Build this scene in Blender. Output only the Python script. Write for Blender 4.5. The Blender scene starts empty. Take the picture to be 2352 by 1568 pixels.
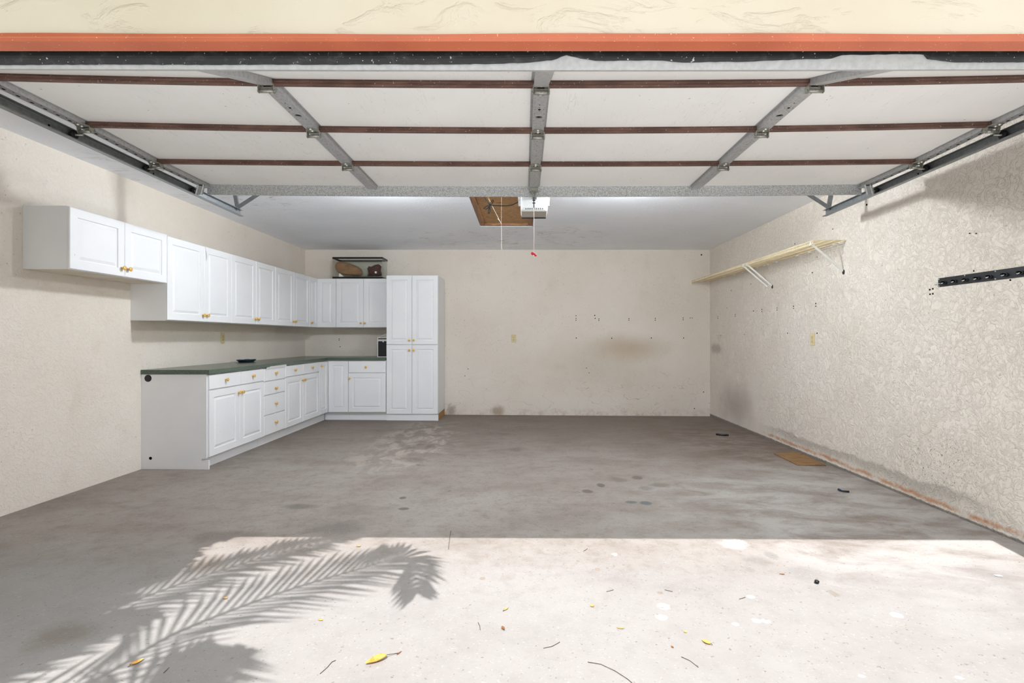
import bpy, bmesh, math, random
from mathutils import Vector, Matrix
random.seed(7)
R = math.radians
scene = bpy.context.scene
COL = scene.collection

# ------------------------------------------------------------------ camera
F, VX, VY, CZ = 1180.0, 1203.0, 775.0, 1.185      # focal length in px (2352 wide), vanishing point, eye height
cam_d = bpy.data.cameras.new('camera')
cam = bpy.data.objects.new('camera', cam_d)
COL.objects.link(cam)
cam.location = (0, 0, CZ)
cam.rotation_euler = (R(90), 0, 0)
cam_d.sensor_width = 36.0
cam_d.lens = F / 2352 * 36
cam_d.shift_x = -(VX - 1176) / 2352
cam_d.shift_y = -(784 - VY) / 2352
cam_d.clip_start = 0.02
scene.camera = cam

# ------------------------------------------------------------------ world, sun, exposure
SUN_EL, SUN_AZ = R(56.8), R(9.7)
world = bpy.data.worlds.new('sky')
scene.world = world
world.use_nodes = True
bg = world.node_tree.nodes['Background']
bg.inputs[0].default_value = (0.90, 0.95, 1.0, 1)
bg.inputs[1].default_value = 1.2
SUNV = Vector((-math.sin(SUN_AZ) * math.cos(SUN_EL), -math.cos(SUN_AZ) * math.cos(SUN_EL), math.sin(SUN_EL)))
sun_d = bpy.data.lights.new('sun', 'SUN')
sun_d.energy = 5.0
sun_d.angle = R(0.4)
sun_d.color = (1.0, 0.985, 0.98)
sun = bpy.data.objects.new('sun', sun_d)
COL.objects.link(sun)
sun.location = SUNV * 20
sun.rotation_euler = SUNV.to_track_quat('Z', 'Y').to_euler()
LAMP, FILL_Y = 330.0, 4.35                        # added fill globes, see their builder
vs = scene.view_settings
vs.view_transform = 'Standard'
vs.look = 'None'
vs.exposure = 0.55
vs.gamma = 1.0
vs.use_curve_mapping = False
scene.cycles.max_bounces = 16
scene.cycles.diffuse_bounces = 12
scene.cycles.use_denoising = True

# ------------------------------------------------------------------ helpers
def lin(c):
    return tuple(((v / 255) / 12.92 if v / 255 <= 0.04045 else ((v / 255 + 0.055) / 1.055) ** 2.4) for v in c) + (1.0,)

def floor_z(x, y):
    return -(0.006 * x + 0.005 * (y - 5))

def fpt(px, py):
    """the place on the floor that a spot in the photograph lies at"""
    z = 0.0
    for _ in range(6):
        Y = (CZ - z) * F / (py - VY)
        X = (px - VX) * Y / F
        z = floor_z(X, Y)
    return Vector((X, Y, z))

def wpt(px, py, Y):
    return Vector(((px - VX) * Y / F, Y, CZ - (py - VY) * Y / F))

class MB:
    def __init__(s):
        s.v, s.f, s.m, s.sm = [], [], [], []
    def add(s, vs, fs, mi=0, smooth=False):
        o = len(s.v)
        s.v += [tuple(p) for p in vs]
        for f in fs:
            s.f.append([i + o for i in f]); s.m.append(mi); s.sm.append(smooth)
        return s
    def box(s, x0, x1, y0, y1, z0, z1, mi=0):
        return s.hexa([(x0, y0, z0), (x1, y0, z0), (x1, y1, z0), (x0, y1, z0),
                       (x0, y0, z1), (x1, y0, z1), (x1, y1, z1), (x0, y1, z1)], mi)
    def hexa(s, p, mi=0):
        return s.add(p, [(3, 2, 1, 0), (4, 5, 6, 7), (0, 1, 5, 4), (1, 2, 6, 5), (2, 3, 7, 6), (3, 0, 4, 7)], mi)
    def loft(s, rings, mi=0, smooth=False, cap=True, closed=True):
        n = len(rings[0]); vs = [p for r in rings for p in r]; fs = []
        for k in range(len(rings) - 1):
            for i in range(n if closed else n - 1):
                j = (i + 1) % n
                fs.append((k * n + i, k * n + j, (k + 1) * n + j, (k + 1) * n + i))
        s.add(vs, fs, mi, smooth)
        if cap and closed:
            s.add(rings[0], [tuple(range(n))[::-1]], mi); s.add(rings[-1], [tuple(range(n))], mi)
        return s
    def tube(s, pts, r, seg=8, mi=0, smooth=True):
        pts = [Vector(p) for p in pts]; rings = []
        rs = r if isinstance(r, (list, tuple)) else [r] * len(pts)
        ref = None
        for i, p in enumerate(pts):
            t = (pts[min(i + 1, len(pts) - 1)] - pts[max(i - 1, 0)]).normalized()
            if ref is None:
                ref = Vector((0, 0, 1)) if abs(t.z) < 0.9 else Vector((1, 0, 0))
            a = (ref - t * ref.dot(t)).normalized(); ref = a; b = t.cross(a)
            rings.append([p + (a * math.cos(2 * math.pi * k / seg) + b * math.sin(2 * math.pi * k / seg)) * rs[i] for k in range(seg)])
        return s.loft(rings, mi, smooth)
    def lathe(s, prof, c, axis='Z', seg=20, mi=0):
        rings = []
        for r, h in prof:
            ring = []
            for k in range(seg):
                a = 2 * math.pi * k / seg; u, w = r * math.cos(a), r * math.sin(a)
                d = {'Z': (u, w, h), 'X': (h, u, w), 'Y': (u, h, w)}[axis]
                ring.append((c[0] + d[0], c[1] + d[1], c[2] + d[2]))
            rings.append(ring)
        return s.loft(rings, mi, True)
    def bar(s, a, b, w, t, up=(0, 0, 1), mi=0):
        a, b = Vector(a), Vector(b); d = (b - a).normalized(); up = Vector(up)
        x = d.cross(up).normalized(); y = x.cross(d)
        q = [(-w / 2, -t / 2), (w / 2, -t / 2), (w / 2, t / 2), (-w / 2, t / 2)]
        return s.loft([[p + x * u + y * v for u, v in q] for p in (a, b)], mi)
    def mesh(s, name, mats, origin=(0, 0, 0), recalc=True):
        me = bpy.data.meshes.new(name); o = Vector(origin)
        me.from_pydata([tuple(Vector(p) - o) for p in s.v], [], s.f)
        for m in (mats if isinstance(mats, (list, tuple)) else [mats]):
            me.materials.append(m)
        me.polygons.foreach_set('material_index', s.m)
        me.polygons.foreach_set('use_smooth', s.sm)
        if recalc:
            bm = bmesh.new(); bm.from_mesh(me)
            bmesh.ops.remove_doubles(bm, verts=bm.verts, dist=1e-6)
            bmesh.ops.recalc_face_normals(bm, faces=bm.faces)
            bm.to_mesh(me); bm.free()
        me.update()
        return me

def wloc(o):
    v = Vector((0, 0, 0))
    while o is not None:
        v = v + Vector(o.location); o = o.parent
    return v

def link(name, data, loc, parent=None, rot=None):
    o = bpy.data.objects.new(name, data)
    COL.objects.link(o)
    o.location = Vector(loc) - (wloc(parent) if parent else Vector((0, 0, 0)))
    if rot: o.rotation_euler = rot
    if parent: o.parent = parent
    return o

def part(name, mb, mats, parent=None, bevel=0, recalc=True):
    lo = [min(p[i] for p in mb.v) for i in range(3)]; hi = [max(p[i] for p in mb.v) for i in range(3)]
    org = ((lo[0] + hi[0]) / 2, (lo[1] + hi[1]) / 2, lo[2])
    o = link(name, mb.mesh(name, mats, org, recalc), org, parent)
    if bevel:
        b = o.modifiers.new('bevel', 'BEVEL'); b.width = bevel; b.segments = 2; b.limit_method = 'ANGLE'; b.angle_limit = R(40)
    return o

def tag(o, label, cat, group=None, kind=None):
    if label: o['label'] = label
    if cat: o['category'] = cat
    if group: o['group'] = group
    if kind: o['kind'] = kind
    return o

def thing(name, label, cat, loc, group=None):
    return tag(link(name, None, loc), label, cat, group)

def struct(name, mb, mats, label=None, parent=None, bevel=0):
    o = part(name, mb, mats, parent, bevel)
    if not parent:
        o['kind'] = 'structure'
        if label: o['label'] = label
    return o

# ------------------------------------------------------------------ materials
class NT:
    def __init__(s, name, rough=0.6, spec=0.3, metal=0.0):
        s.m = bpy.data.materials.new(name); s.m.use_nodes = True
        s.t = s.m.node_tree; s.b = s.t.nodes['Principled BSDF']
        s.b.inputs['Roughness'].default_value = rough
        s.b.inputs['Specular IOR Level'].default_value = spec
        s.b.inputs['Metallic'].default_value = metal
        g = s.t.nodes.new('ShaderNodeNewGeometry'); s.pos = g.outputs['Position']
    def n(s, kind, **kw):
        nd = s.t.nodes.new(kind)
        for k, v in kw.items(): setattr(nd, k, v)
        return nd
    def put(s, sock, v):
        if hasattr(v, 'is_output'): s.t.links.new(v, sock)
        else: sock.default_value = v
    def mapped(s, scale=(1, 1, 1), loc=(0, 0, 0), rot=(0, 0, 0), src=None):
        nd = s.n('ShaderNodeMapping'); s.put(nd.inputs['Vector'], src or s.pos)
        nd.inputs['Scale'].default_value = scale; nd.inputs['Location'].default_value = loc; nd.inputs['Rotation'].default_value = rot
        return nd.outputs[0]
    def noise(s, scale, detail=3, rough=0.55, dist=0.0, vec=None):
        nd = s.n('ShaderNodeTexNoise'); s.put(nd.inputs['Vector'], vec or s.pos)
        nd.inputs['Scale'].default_value = scale; nd.inputs['Detail'].default_value = detail
        nd.inputs['Roughness'].default_value = rough; nd.inputs['Distortion'].default_value = dist
        return nd.outputs[0]
    def vor(s, scale, vec=None, feat='F1'):
        nd = s.n('ShaderNodeTexVoronoi', feature=feat); s.put(nd.inputs['Vector'], vec or s.pos)
        nd.inputs['Scale'].default_value = scale
        return nd.outputs['Distance']
    def math(s, op, a, b=0.0, clamp=False):
        nd = s.n('ShaderNodeMath', operation=op, use_clamp=clamp)
        s.put(nd.inputs[0], a); s.put(nd.inputs[1], b)
        return nd.outputs[0]
    def rng(s, v, a, b, c=0.0, d=1.0, smooth=True):
        nd = s.n('ShaderNodeMapRange', interpolation_type='SMOOTHSTEP' if smooth else 'LINEAR')
        s.put(nd.inputs[0], v)
        for i, x in zip((1, 2, 3, 4), (a, b, c, d)): nd.inputs[i].default_value = x
        return nd.outputs[0]
    def mix(s, fac, a, b, mode='MIX'):
        nd = s.n('ShaderNodeMix', data_type='RGBA', blend_type=mode)
        s.put(nd.inputs[0], fac); s.put(nd.inputs[6], a); s.put(nd.inputs[7], b)
        return nd.outputs[2]
    def xyz(s, src=None):
        nd = s.n('ShaderNodeSeparateXYZ'); s.put(nd.inputs[0], src or s.pos)
        return nd.outputs
    def blob(s, c, r, soft=0.35, wob=0.3, nscale=6.0):
        """an irregular patch: centre c, radii r (axes with r None are ignored)"""
        X = s.xyz(); d = None
        for i in range(3):
            if r[i] is None: continue
            q = s.math('POWER', s.math('DIVIDE', s.math('SUBTRACT', X[i], c[i]), r[i]), 2.0)
            d = q if d is None else s.math('ADD', d, q)
        d = s.math('SQRT', d)
        d = s.math('ADD', d, s.math('MULTIPLY', s.math('SUBTRACT', s.noise(nscale, 3), 0.5), wob * 2))
        return s.rng(d, 1 - soft, 1 + soft, 1.0, 0.0)
    def bump(s, h, strength=0.5, dist=0.005):
        nd = s.n('ShaderNodeBump'); s.put(nd.inputs['Height'], h)
        nd.inputs['Strength'].default_value = strength; nd.inputs['Distance'].default_value = dist
        s.t.links.new(nd.outputs[0], s.b.inputs['Normal'])
    def done(s, col):
        s.put(s.b.inputs['Base Color'], col)
        return s.m

def plain(name, rgb, rough=0.5, spec=0.3, metal=0.0, var=0.05, nscale=30.0, bump=0.0):
    t = NT(name, rough, spec, metal); c = lin(rgb)
    n = t.noise(nscale, 3)
    k = t.mix(t.rng(n, 0.3, 0.7), tuple(v * (1 - var) for v in c[:3]) + (1,), tuple(min(1, v * (1 + var)) for v in c[:3]) + (1,))
    if bump: t.bump(n, bump, 0.002)
    return t.done(k)

def knockdown(t, scale=14.0):
    """trowelled plaster relief"""
    a = t.noise(scale, 4, 0.6, 1.6)
    ridge = t.rng(a, 0.47, 0.60)
    b = t.noise(scale * 0.55, 3, 0.55, 2.2, t.mapped(loc=(7, 3, 5)))
    edge = t.rng(t.math('ABSOLUTE', t.math('SUBTRACT', b, 0.5)), 0.0, 0.035, 1.0, 0.0)
    fine = t.noise(scale * 9, 3)
    h = t.math('ADD', t.math('MULTIPLY', ridge, 0.55), t.math('MULTIPLY', edge, 0.35))
    return t.math('ADD', h, t.math('MULTIPLY', fine, 0.18)), edge

def wall_mat(name, side):
    t = NT(name, 0.75, 0.2)
    h, edge = knockdown(t, 15.0 if side == 'right' else 20.0)
    col = t.mix(t.rng(t.noise(0.9, 3), 0.3, 0.7), lin((219, 210, 198)), lin((226, 218, 208)))
    col = t.mix(t.rng(t.noise(3.5, 4), 0.55, 0.8, 0, 0.35), col, lin((206, 194, 176)))
    cr = t.noise(9.0, 4, 0.6, 1.2, t.mapped(loc=(3, 9, 1)))
    crack = t.rng(t.math('ABSOLUTE', t.math('SUBTRACT', cr, 0.5)), 0.0, 0.006, 1.0, 0.0)
    crack = t.math('MULTIPLY', crack, t.rng(t.noise(1.4, 2), 0.45, 0.65, 0.0, 0.35))
    col = t.mix(crack, col, lin((120, 104, 84)))
    spk0 = t.rng(t.noise(48.0, 3, 0.6), 0.665, 0.71, 0.0, 0.5)
    col = t.mix(t.math('MULTIPLY', spk0, t.rng(t.noise(1.1, 3), 0.4, 0.6)), col, lin((128, 112, 92)))
    X = t.xyz()
    if side == 'back':
        col = t.mix(t.math('MULTIPLY', t.blob((1.62, 0, 1.03), (0.42, None, 0.16), 0.9, 0.35, 2.5), 0.55), col, lin((170, 146, 112)))
        col = t.mix(t.math('MULTIPLY', t.blob((1.1, 0, 0.72), (0.75, None, 0.32), 0.9, 0.4, 2.0), 0.30), col, lin((178, 160, 130)))
        scr = t.rng(t.math('ABSOLUTE', t.math('SUBTRACT', t.noise(2.2, 2, 0.5, 0.6, t.mapped(scale=(1, 1, 2.2), loc=(4, 0, 2))), 0.5)), 0.0, 0.004, 1.0, 0.0)
        scr = t.math('MULTIPLY', scr, t.rng(X[2], 0.9, 0.2, 0.0, 0.5))
        col = t.mix(scr, col, lin((120, 105, 88)))
        dirt = t.math('MULTIPLY', t.rng(X[2], 0.12, 0.0), t.rng(t.noise(11, 6, 0.7), 0.40, 0.7))
        col = t.mix(t.math('MULTIPLY', dirt, 0.35), col, lin((120, 102, 82)))
        col = t.mix(t.math('MULTIPLY', t.blob((-1.12, 0, 0.05), (0.06, None, 0.09), 0.6, 0.9, 22), 0.5), col, lin((96, 78, 60)))
        col = t.mix(t.math('MULTIPLY', t.blob((-0.4, 0, 0.05), (0.09, None, 0.08), 0.6, 0.5, 14), 0.7), col, lin((150, 128, 98)))
    if side == 'right':
        hz = t.math('ADD', X[2], t.math('MULTIPLY', t.math('SUBTRACT', t.noise(2.6, 4, 0.6), 0.5), 0.16))
        along = t.math('MULTIPLY', t.rng(X[1], 2.9, 3.6), t.rng(X[1], 6.4, 5.6))
        damp = t.math('MULTIPLY', t.math('MULTIPLY', t.rng(hz, 0.165, 0.135), t.rng(hz, 0.03, 0.12)), along)
        col = t.mix(t.math('MULTIPLY', damp, 0.55), col, lin((150, 142, 132)))
        hz2 = t.math('ADD', X[2], t.math('MULTIPLY', t.math('SUBTRACT', t.noise(5.0, 4, 0.65), 0.5), 0.07))
        rust = t.math('MULTIPLY', t.rng(t.math('ABSOLUTE', t.math('SUBTRACT', hz2, 0.042)), 0.0, 0.030, 1.0, 0.0), t.rng(X[1], 6.3, 5.9))
        rust = t.math('MULTIPLY', rust, t.rng(t.noise(7.0, 6, 0.65), 0.30, 0.55))
        col = t.mix(t.math('MULTIPLY', rust, 0.8), col, lin((188, 126, 80)))
        base = t.rng(t.math('ADD', X[2], t.math('MULTIPLY', t.math('SUBTRACT', t.noise(24.0, 4), 0.5), 0.02)), 0.014, 0.002)
        col = t.mix(t.math('MULTIPLY', base, 0.8), col, lin((92, 84, 76)))
        spk = t.math('MULTIPLY', t.rng(t.noise(60.0, 2), 0.62, 0.68), t.blob((0, 3.6, 0.32), (None, 0.35, 0.18), 0.5, 0.4, 6))
        col = t.mix(t.math('MULTIPLY', spk, 0.8), col, lin((95, 78, 60)))
        col = t.mix(t.math('MULTIPLY', t.blob((0, 7.0, 0.26), (None, 0.40, 0.22), 0.95, 0.7, 2.2), 0.5), col, lin((128, 117, 105)))  # shade of the back corner put into the wall colour
        col = t.mix(t.math('MULTIPLY', t.blob((0, 7.7, 1.02), (None, 0.2, 0.07), 0.6, 0.5, 12), 0.5), col, lin((140, 128, 112)))
    t.bump(h, 0.7 if side == 'right' else 0.5, 0.011 if side == 'right' else 0.006)
    return t.done(col)

M = {}
M['wall_left'] = wall_mat('beige_plaster_left', 'left')
M['wall_back'] = wall_mat('beige_plaster_back', 'back')
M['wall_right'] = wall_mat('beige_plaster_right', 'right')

def ceiling_mat():
    t = NT('white_knockdown_ceiling', 0.8, 0.15)
    h, e = knockdown(t, 17.0)
    col = t.mix(t.rng(t.noise(1.2, 3), 0.3, 0.7), lin((235, 239, 245)), lin((241, 244, 249)))
    st = t.noise(3.0, 3, 0.55, 1.0, t.mapped(scale=(0.8, 2.6, 1), loc=(1, 4, 0)))
    st = t.rng(t.math('ABSOLUTE', t.math('SUBTRACT', st, 0.52)), 0.0, 0.03, 1.0, 0.0)
    zone = t.math('MAXIMUM', t.blob((-0.2, 7.05, 0), (1.3, 0.75, None), 0.4, 0.6, 2.5), t.blob((-2.75, 4.6, 0), (0.7, 0.9, None), 0.4, 0.5, 2.5))
    st = t.math('MULTIPLY', t.math('MULTIPLY', st, zone), t.rng(t.noise(4.0, 2), 0.45, 0.6, 0, 0.6))
    col = t.mix(st, col, lin((160, 140, 110)))
    t.bump(h, 0.45, 0.004)
    return t.done(col)
M['ceiling'] = ceiling_mat()

def floor_mat():
    t = NT('stained_garage_concrete', 0.72, 0.25)
    X = t.xyz()
    n1 = t.noise(0.55, 4, 0.6, 0.4)
    n2 = t.noise(1.8, 7, 0.66, 0.25, t.mapped(scale=(0.75, 1.3, 1)))
    n3 = t.noise(9.0, 5, 0.65)
    n4 = t.noise(90.0, 3)
    col = t.mix(t.rng(n1, 0.3, 0.7), lin((138, 128, 120)), lin((152, 145, 138)))
    col = t.mix(t.rng(n2, 0.42, 0.72, 0, 0.55), col, lin((114, 102, 93)))
    col = t.mix(t.rng(n3, 0.45, 0.75, 0, 0.55), col, lin((116, 105, 96)))
    col = t.mix(t.rng(t.noise(32.0, 5, 0.65), 0.5, 0.72, 0, 0.35), col, lin((104, 95, 88)))
    # the slab gets darker towards the back of the garage
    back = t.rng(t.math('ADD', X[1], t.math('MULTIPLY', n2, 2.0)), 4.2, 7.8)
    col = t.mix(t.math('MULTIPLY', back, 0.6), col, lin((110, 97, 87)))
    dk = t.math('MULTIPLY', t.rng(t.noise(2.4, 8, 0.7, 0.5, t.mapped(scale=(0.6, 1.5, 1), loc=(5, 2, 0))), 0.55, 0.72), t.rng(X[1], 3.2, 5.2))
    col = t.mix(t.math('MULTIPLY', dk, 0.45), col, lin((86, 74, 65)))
    # oily dark ground by the right hand wall
    oil = t.math('MULTIPLY', t.blob((2.5, 6.0, 0), (0.75, 1.15, None), 0.5, 0.6, 2.2), t.rng(t.noise(3.4, 8, 0.7, 0.4, t.mapped(scale=(0.8, 1.6, 1))), 0.38, 0.62))
    col = t.mix(t.math('MULTIPLY', oil, 0.65), col, lin((98, 78, 64)))
    # pale worn area front right, pale scuff mid left
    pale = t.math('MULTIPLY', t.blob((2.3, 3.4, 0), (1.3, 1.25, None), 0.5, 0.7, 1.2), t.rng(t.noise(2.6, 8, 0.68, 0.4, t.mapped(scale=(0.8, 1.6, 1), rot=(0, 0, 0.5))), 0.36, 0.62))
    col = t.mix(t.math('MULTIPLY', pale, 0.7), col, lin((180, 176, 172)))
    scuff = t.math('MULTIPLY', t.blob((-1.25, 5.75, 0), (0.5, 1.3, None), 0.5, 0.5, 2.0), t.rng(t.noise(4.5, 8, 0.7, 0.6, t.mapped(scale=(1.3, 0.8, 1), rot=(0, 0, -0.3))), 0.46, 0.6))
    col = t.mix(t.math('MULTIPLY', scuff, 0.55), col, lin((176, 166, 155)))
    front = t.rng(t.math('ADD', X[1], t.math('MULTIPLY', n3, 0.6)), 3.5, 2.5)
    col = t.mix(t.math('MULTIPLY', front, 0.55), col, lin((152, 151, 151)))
    # single spots
    def spot(px, py, rx, ry, rgb, k=0.7, soft=0.3, wob=0.25, ns=14.0):
        nonlocal col
        p = fpt(px, py)
        a = rx * p.y / F; b = abs(fpt(px, py - ry).y - fpt(px, py + ry).y) / 2
        if a > 0.05: soft, wob, ns, k = 0.6, 0.75, 0.7 / a, k * 0.7
        col = t.mix(t.math('MULTIPLY', t.blob((p.x, p.y, 0), (a, b, None), soft, wob, ns), k), col, lin(rgb))
    for s in ((1380, 1114, 9, 4, (92, 84, 78)), (1349, 1128, 12, 4, (92, 84, 78)), (1419, 1101, 18, 5, (104, 94, 84)),
              (1517, 1114, 20, 5, (112, 104, 94)), (1482, 1121, 16, 5, (118, 108, 98)), (1464, 1097, 12, 4, (110, 100, 90)),
              (690, 1163, 34, 5, (84, 76, 70)), (928, 1168, 12, 3, (80, 72, 66)), (925, 1143, 8, 3, (84, 76, 70)),
              (968, 1026, 30, 6, (92, 80, 70)), (950, 1057, 24, 5, (104, 92, 82)), (1483, 1155, 14, 4, (88, 100, 106)),
              (1450, 1153, 14, 3, (100, 104, 106)), (1184, 1032, 16, 4, (112, 92, 76)), (770, 1215, 60, 14, (112, 104, 98)),
              (1740, 1287, 22, 9, (150, 146, 142)), (1772, 1275, 14, 8, (158, 154, 150)), (1722, 1308, 12, 6, (160, 156, 152)),
              (1850, 1318, 38, 14, (158, 154, 150)), (1915, 1362, 10, 8, (160, 150, 138)), (520, 1230, 70, 12, (122, 108, 98)),
              (140, 1455, 60, 30, (132, 116, 98)), (470, 1295, 34, 14, (150, 134, 118))):
        spot(*s[:4], tuple(v * 0.82 for v in s[4]))
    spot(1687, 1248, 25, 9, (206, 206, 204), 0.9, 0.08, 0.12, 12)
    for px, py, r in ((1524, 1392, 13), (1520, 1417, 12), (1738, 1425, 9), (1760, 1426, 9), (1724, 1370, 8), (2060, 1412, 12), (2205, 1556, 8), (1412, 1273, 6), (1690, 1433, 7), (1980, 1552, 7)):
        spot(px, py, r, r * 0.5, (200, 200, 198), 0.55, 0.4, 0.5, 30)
    for px, py, r in ((1327, 1288, 4), (1432, 1297, 3), (1372, 1307, 6), (1516, 1361, 7), (1108, 1328, 7)):
        spot(px, py, r, r * 0.5, (132, 116, 98), 0.6)
    # fine aggregate and small dark marks
    mk = t.math('MULTIPLY', t.rng(t.noise(16.0, 4, 0.7, 0.6, t.mapped(scale=(0.8, 1.3, 1), loc=(2, 7, 0))), 0.655, 0.70), t.rng(X[1], 2.7, 4.0))
    col = t.mix(t.math('MULTIPLY', mk, 0.6), col, lin((78, 68, 60)))
    col = t.mix(t.rng(n4, 0.58, 0.75, 0, 0.16), col, lin((215, 213, 211)))
    col = t.mix(t.rng(t.noise(70.0, 2, 0.5, 0, t.mapped(loc=(9, 1, 2))), 0.66, 0.74, 0, 0.55), col, lin((88, 80, 74)))
    t.bump(t.math('ADD', n4, t.math('MULTIPLY', n3, 0.6)), 0.25, 0.002)
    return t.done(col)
M['floor'] = floor_mat()

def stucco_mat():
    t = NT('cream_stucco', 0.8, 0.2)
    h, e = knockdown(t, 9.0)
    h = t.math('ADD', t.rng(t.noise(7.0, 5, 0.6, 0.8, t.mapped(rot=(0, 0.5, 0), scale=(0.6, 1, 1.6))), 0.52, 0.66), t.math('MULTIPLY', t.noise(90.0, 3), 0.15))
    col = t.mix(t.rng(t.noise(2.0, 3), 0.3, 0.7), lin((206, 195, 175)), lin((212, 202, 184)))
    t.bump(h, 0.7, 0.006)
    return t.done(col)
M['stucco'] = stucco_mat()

def trim_mat():
    t = NT('terracotta_paint', 0.38, 0.45)
    col = t.mix(t.rng(t.noise(3.0, 3), 0.3, 0.7), lin((178, 93, 62)), lin((192, 104, 71)))
    col = t.mix(t.rng(t.noise(160.0, 2), 0.70, 0.74, 0, 0.7), col, lin((236, 214, 186)))
    t.bump(t.noise(60.0, 3), 0.15, 0.002)
    return t.done(col)
M['trim'] = trim_mat()

def metal_mat(name, rgb, rough=0.4, spang=70.0, k=0.5, metal=0.75):
    t = NT(name, rough, 0.5, metal)
    c = lin(rgb); v = t.vor(spang); n = t.noise(spang * 0.3, 3)
    a = tuple(x * (1 - 0.35 * k) for x in c[:3]) + (1,); b = tuple(min(1, x * (1 + 0.35 * k)) for x in c[:3]) + (1,)
    col = t.mix(t.rng(v, 0.1, 0.7), a, b)
    col = t.mix(t.rng(n, 0.45, 0.7, 0, 0.35 * k), col, a)
    return t.done(col)
M['galv'] = metal_mat('galvanised_steel', (180, 181, 182), 0.45, 60, 0.3, 0.5)
M['spangle'] = metal_mat('spangled_steel', (178, 180, 181), 0.5, 190, 1.3, 0.55)
M['track'] = metal_mat('dull_track_steel', (132, 136, 138), 0.38, 40, 0.3)
M['hinge'] = metal_mat('zinc_hinge', (150, 150, 142), 0.38, 90, 0.5, 0.6)
M['retainer'] = plain('dull_grey_retainer', (182, 183, 184), 0.5, 0.4, 0.3, 0.08, 50)
M['bolt'] = metal_mat('bright_bolt', (225, 225, 222), 0.3, 90, 0.2)
M['black'] = plain('black_rubber', (26, 26, 28), 0.55, 0.3)
M['dark'] = plain('dark_hole', (10, 10, 10), 0.9, 0.05)

def seal_mat():
    t = NT('worn_black_seal', 0.5, 0.4)
    col = t.mix(t.rng(t.noise(30.0, 4, 0.6, 0.5, t.mapped(scale=(0.5, 1, 1))), 0.5, 0.8, 0, 0.6), lin((30, 31, 34)), lin((84, 85, 88)))
    col = t.mix(t.rng(t.noise(95.0, 3), 0.66, 0.72, 0, 0.8), col, lin((205, 203, 200)))
    return t.done(col)
M['seal'] = seal_mat()

def joint_mat():
    t = NT('brown_painted_joint', 0.5, 0.35)
    col = t.mix(t.rng(t.noise(25.0, 3, 0.6, 0, t.mapped(scale=(0.3, 1, 1))), 0.35, 0.7), lin((84, 62, 54)), lin((110, 82, 72)))
    col = t.mix(t.rng(t.noise(130.0, 3), 0.67, 0.72, 0, 0.8), col, lin((225, 205, 185)))
    return t.done(col)
M['joint'] = joint_mat()

def panel_mat():
    t = NT('white_door_panel', 0.55, 0.25)
    col = t.mix(t.rng(t.noise(1.5, 3), 0.3, 0.7), lin((232, 231, 229)), lin((240, 239, 237)))
    scr = t.noise(7.0, 3, 0.6, 0.3, t.mapped(scale=(2.4, 0.35, 1), rot=(0, 0, 0.35)))
    scr = t.rng(t.math('ABSOLUTE', t.math('SUBTRACT', scr, 0.5)), 0.0, 0.008, 1.0, 0.0)
    col = t.mix(t.math('MULTIPLY', scr, t.rng(t.noise(2.0, 2), 0.4, 0.65, 0, 0.28)), col, lin((190, 182, 172)))
    col = t.mix(t.rng(t.noise(40.0, 2), 0.74, 0.78, 0, 0.7), col, lin((120, 105, 90)))
    t.bump(t.noise(120.0, 2), 0.12, 0.001)
    return t.done(col)
M['panel'] = panel_mat()

def cabinet_mat():
    t = NT('white_thermofoil', 0.42, 0.35)
    col = t.mix(t.rng(t.noise(2.5, 3), 0.3, 0.7), lin((226, 227, 229)), lin((231, 231, 232)))
    col = t.mix(t.rng(t.noise(45.0, 2), 0.76, 0.79, 0, 0.6), col, lin((130, 124, 116)))
    t.bump(t.noise(200.0, 2), 0.06, 0.001)
    return t.done(col)
M['cab'] = cabinet_mat()
M['under'] = plain('pale_melamine_underside', (206, 199, 184), 0.6, 0.2, 0, 0.08, 6)
M['brass'] = plain('brass_wood_knob', (222, 176, 92), 0.35, 0.5, 0.15, 0.1, 60)

def counter_mat():
    t = NT('green_speckled_laminate', 0.25, 0.55)
    col = t.mix(t.rng(t.noise(140.0, 3), 0.38, 0.62), lin((58, 74, 62)), lin((84, 98, 82)))
    col = t.mix(t.rng(t.noise(220.0, 2), 0.64, 0.7, 0, 0.6), col, lin((140, 146, 128)))
    return t.done(col)
M['counter'] = counter_mat()
M['ctop'] = M['counter']

def wood_mat(name, a, b, scale=8.0, sc=(1, 6, 6), speck=0.0):
    t = NT(name, 0.65, 0.2)
    n = t.noise(scale, 5, 0.6, 0.6, t.mapped(scale=sc))
    col = t.mix(t.rng(n, 0.3, 0.7), lin(a), lin(b))
    if speck:
        col = t.mix(t.rng(t.noise(26.0, 4, 0.6, 0.8, t.mapped(scale=(0.7, 2.0, 1))), 0.56, 0.64, 0, speck), col, lin((88, 56, 28)))
    t.bump(n, 0.2, 0.002)
    return t.done(col)
M['frame_wood'] = wood_mat('brown_hatch_wood', (134, 98, 72), (162, 122, 92), 6, (5, 0.6, 5))
M['osb'] = wood_mat('strand_board', (168, 128, 84), (192, 152, 104), 16, (1, 2, 1), 0.75)
M['ply'] = wood_mat('plywood_raw_edge', (178, 138, 88), (150, 110, 66), 9, (1, 1, 5))
M['hardboard'] = wood_mat('dirty_hardboard', (150, 116, 76), (118, 90, 62), 7, (1, 2, 1), 0.35)
M['white_plastic'] = plain('white_plastic', (232, 232, 228), 0.4, 0.4)
M['opener'] = plain('opener_white_plastic', (186, 186, 184), 0.45, 0.3)
M['lens'] = plain('smoked_lens', (166, 161, 152), 0.3, 0.5)
M['cord'] = plain('white_cord', (226, 214, 200), 0.8, 0.1)
M['red'] = plain('red_plastic', (206, 32, 46), 0.4, 0.4)
M['redcord'] = plain('pink_white_cord', (236, 206, 200), 0.8, 0.1)
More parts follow.
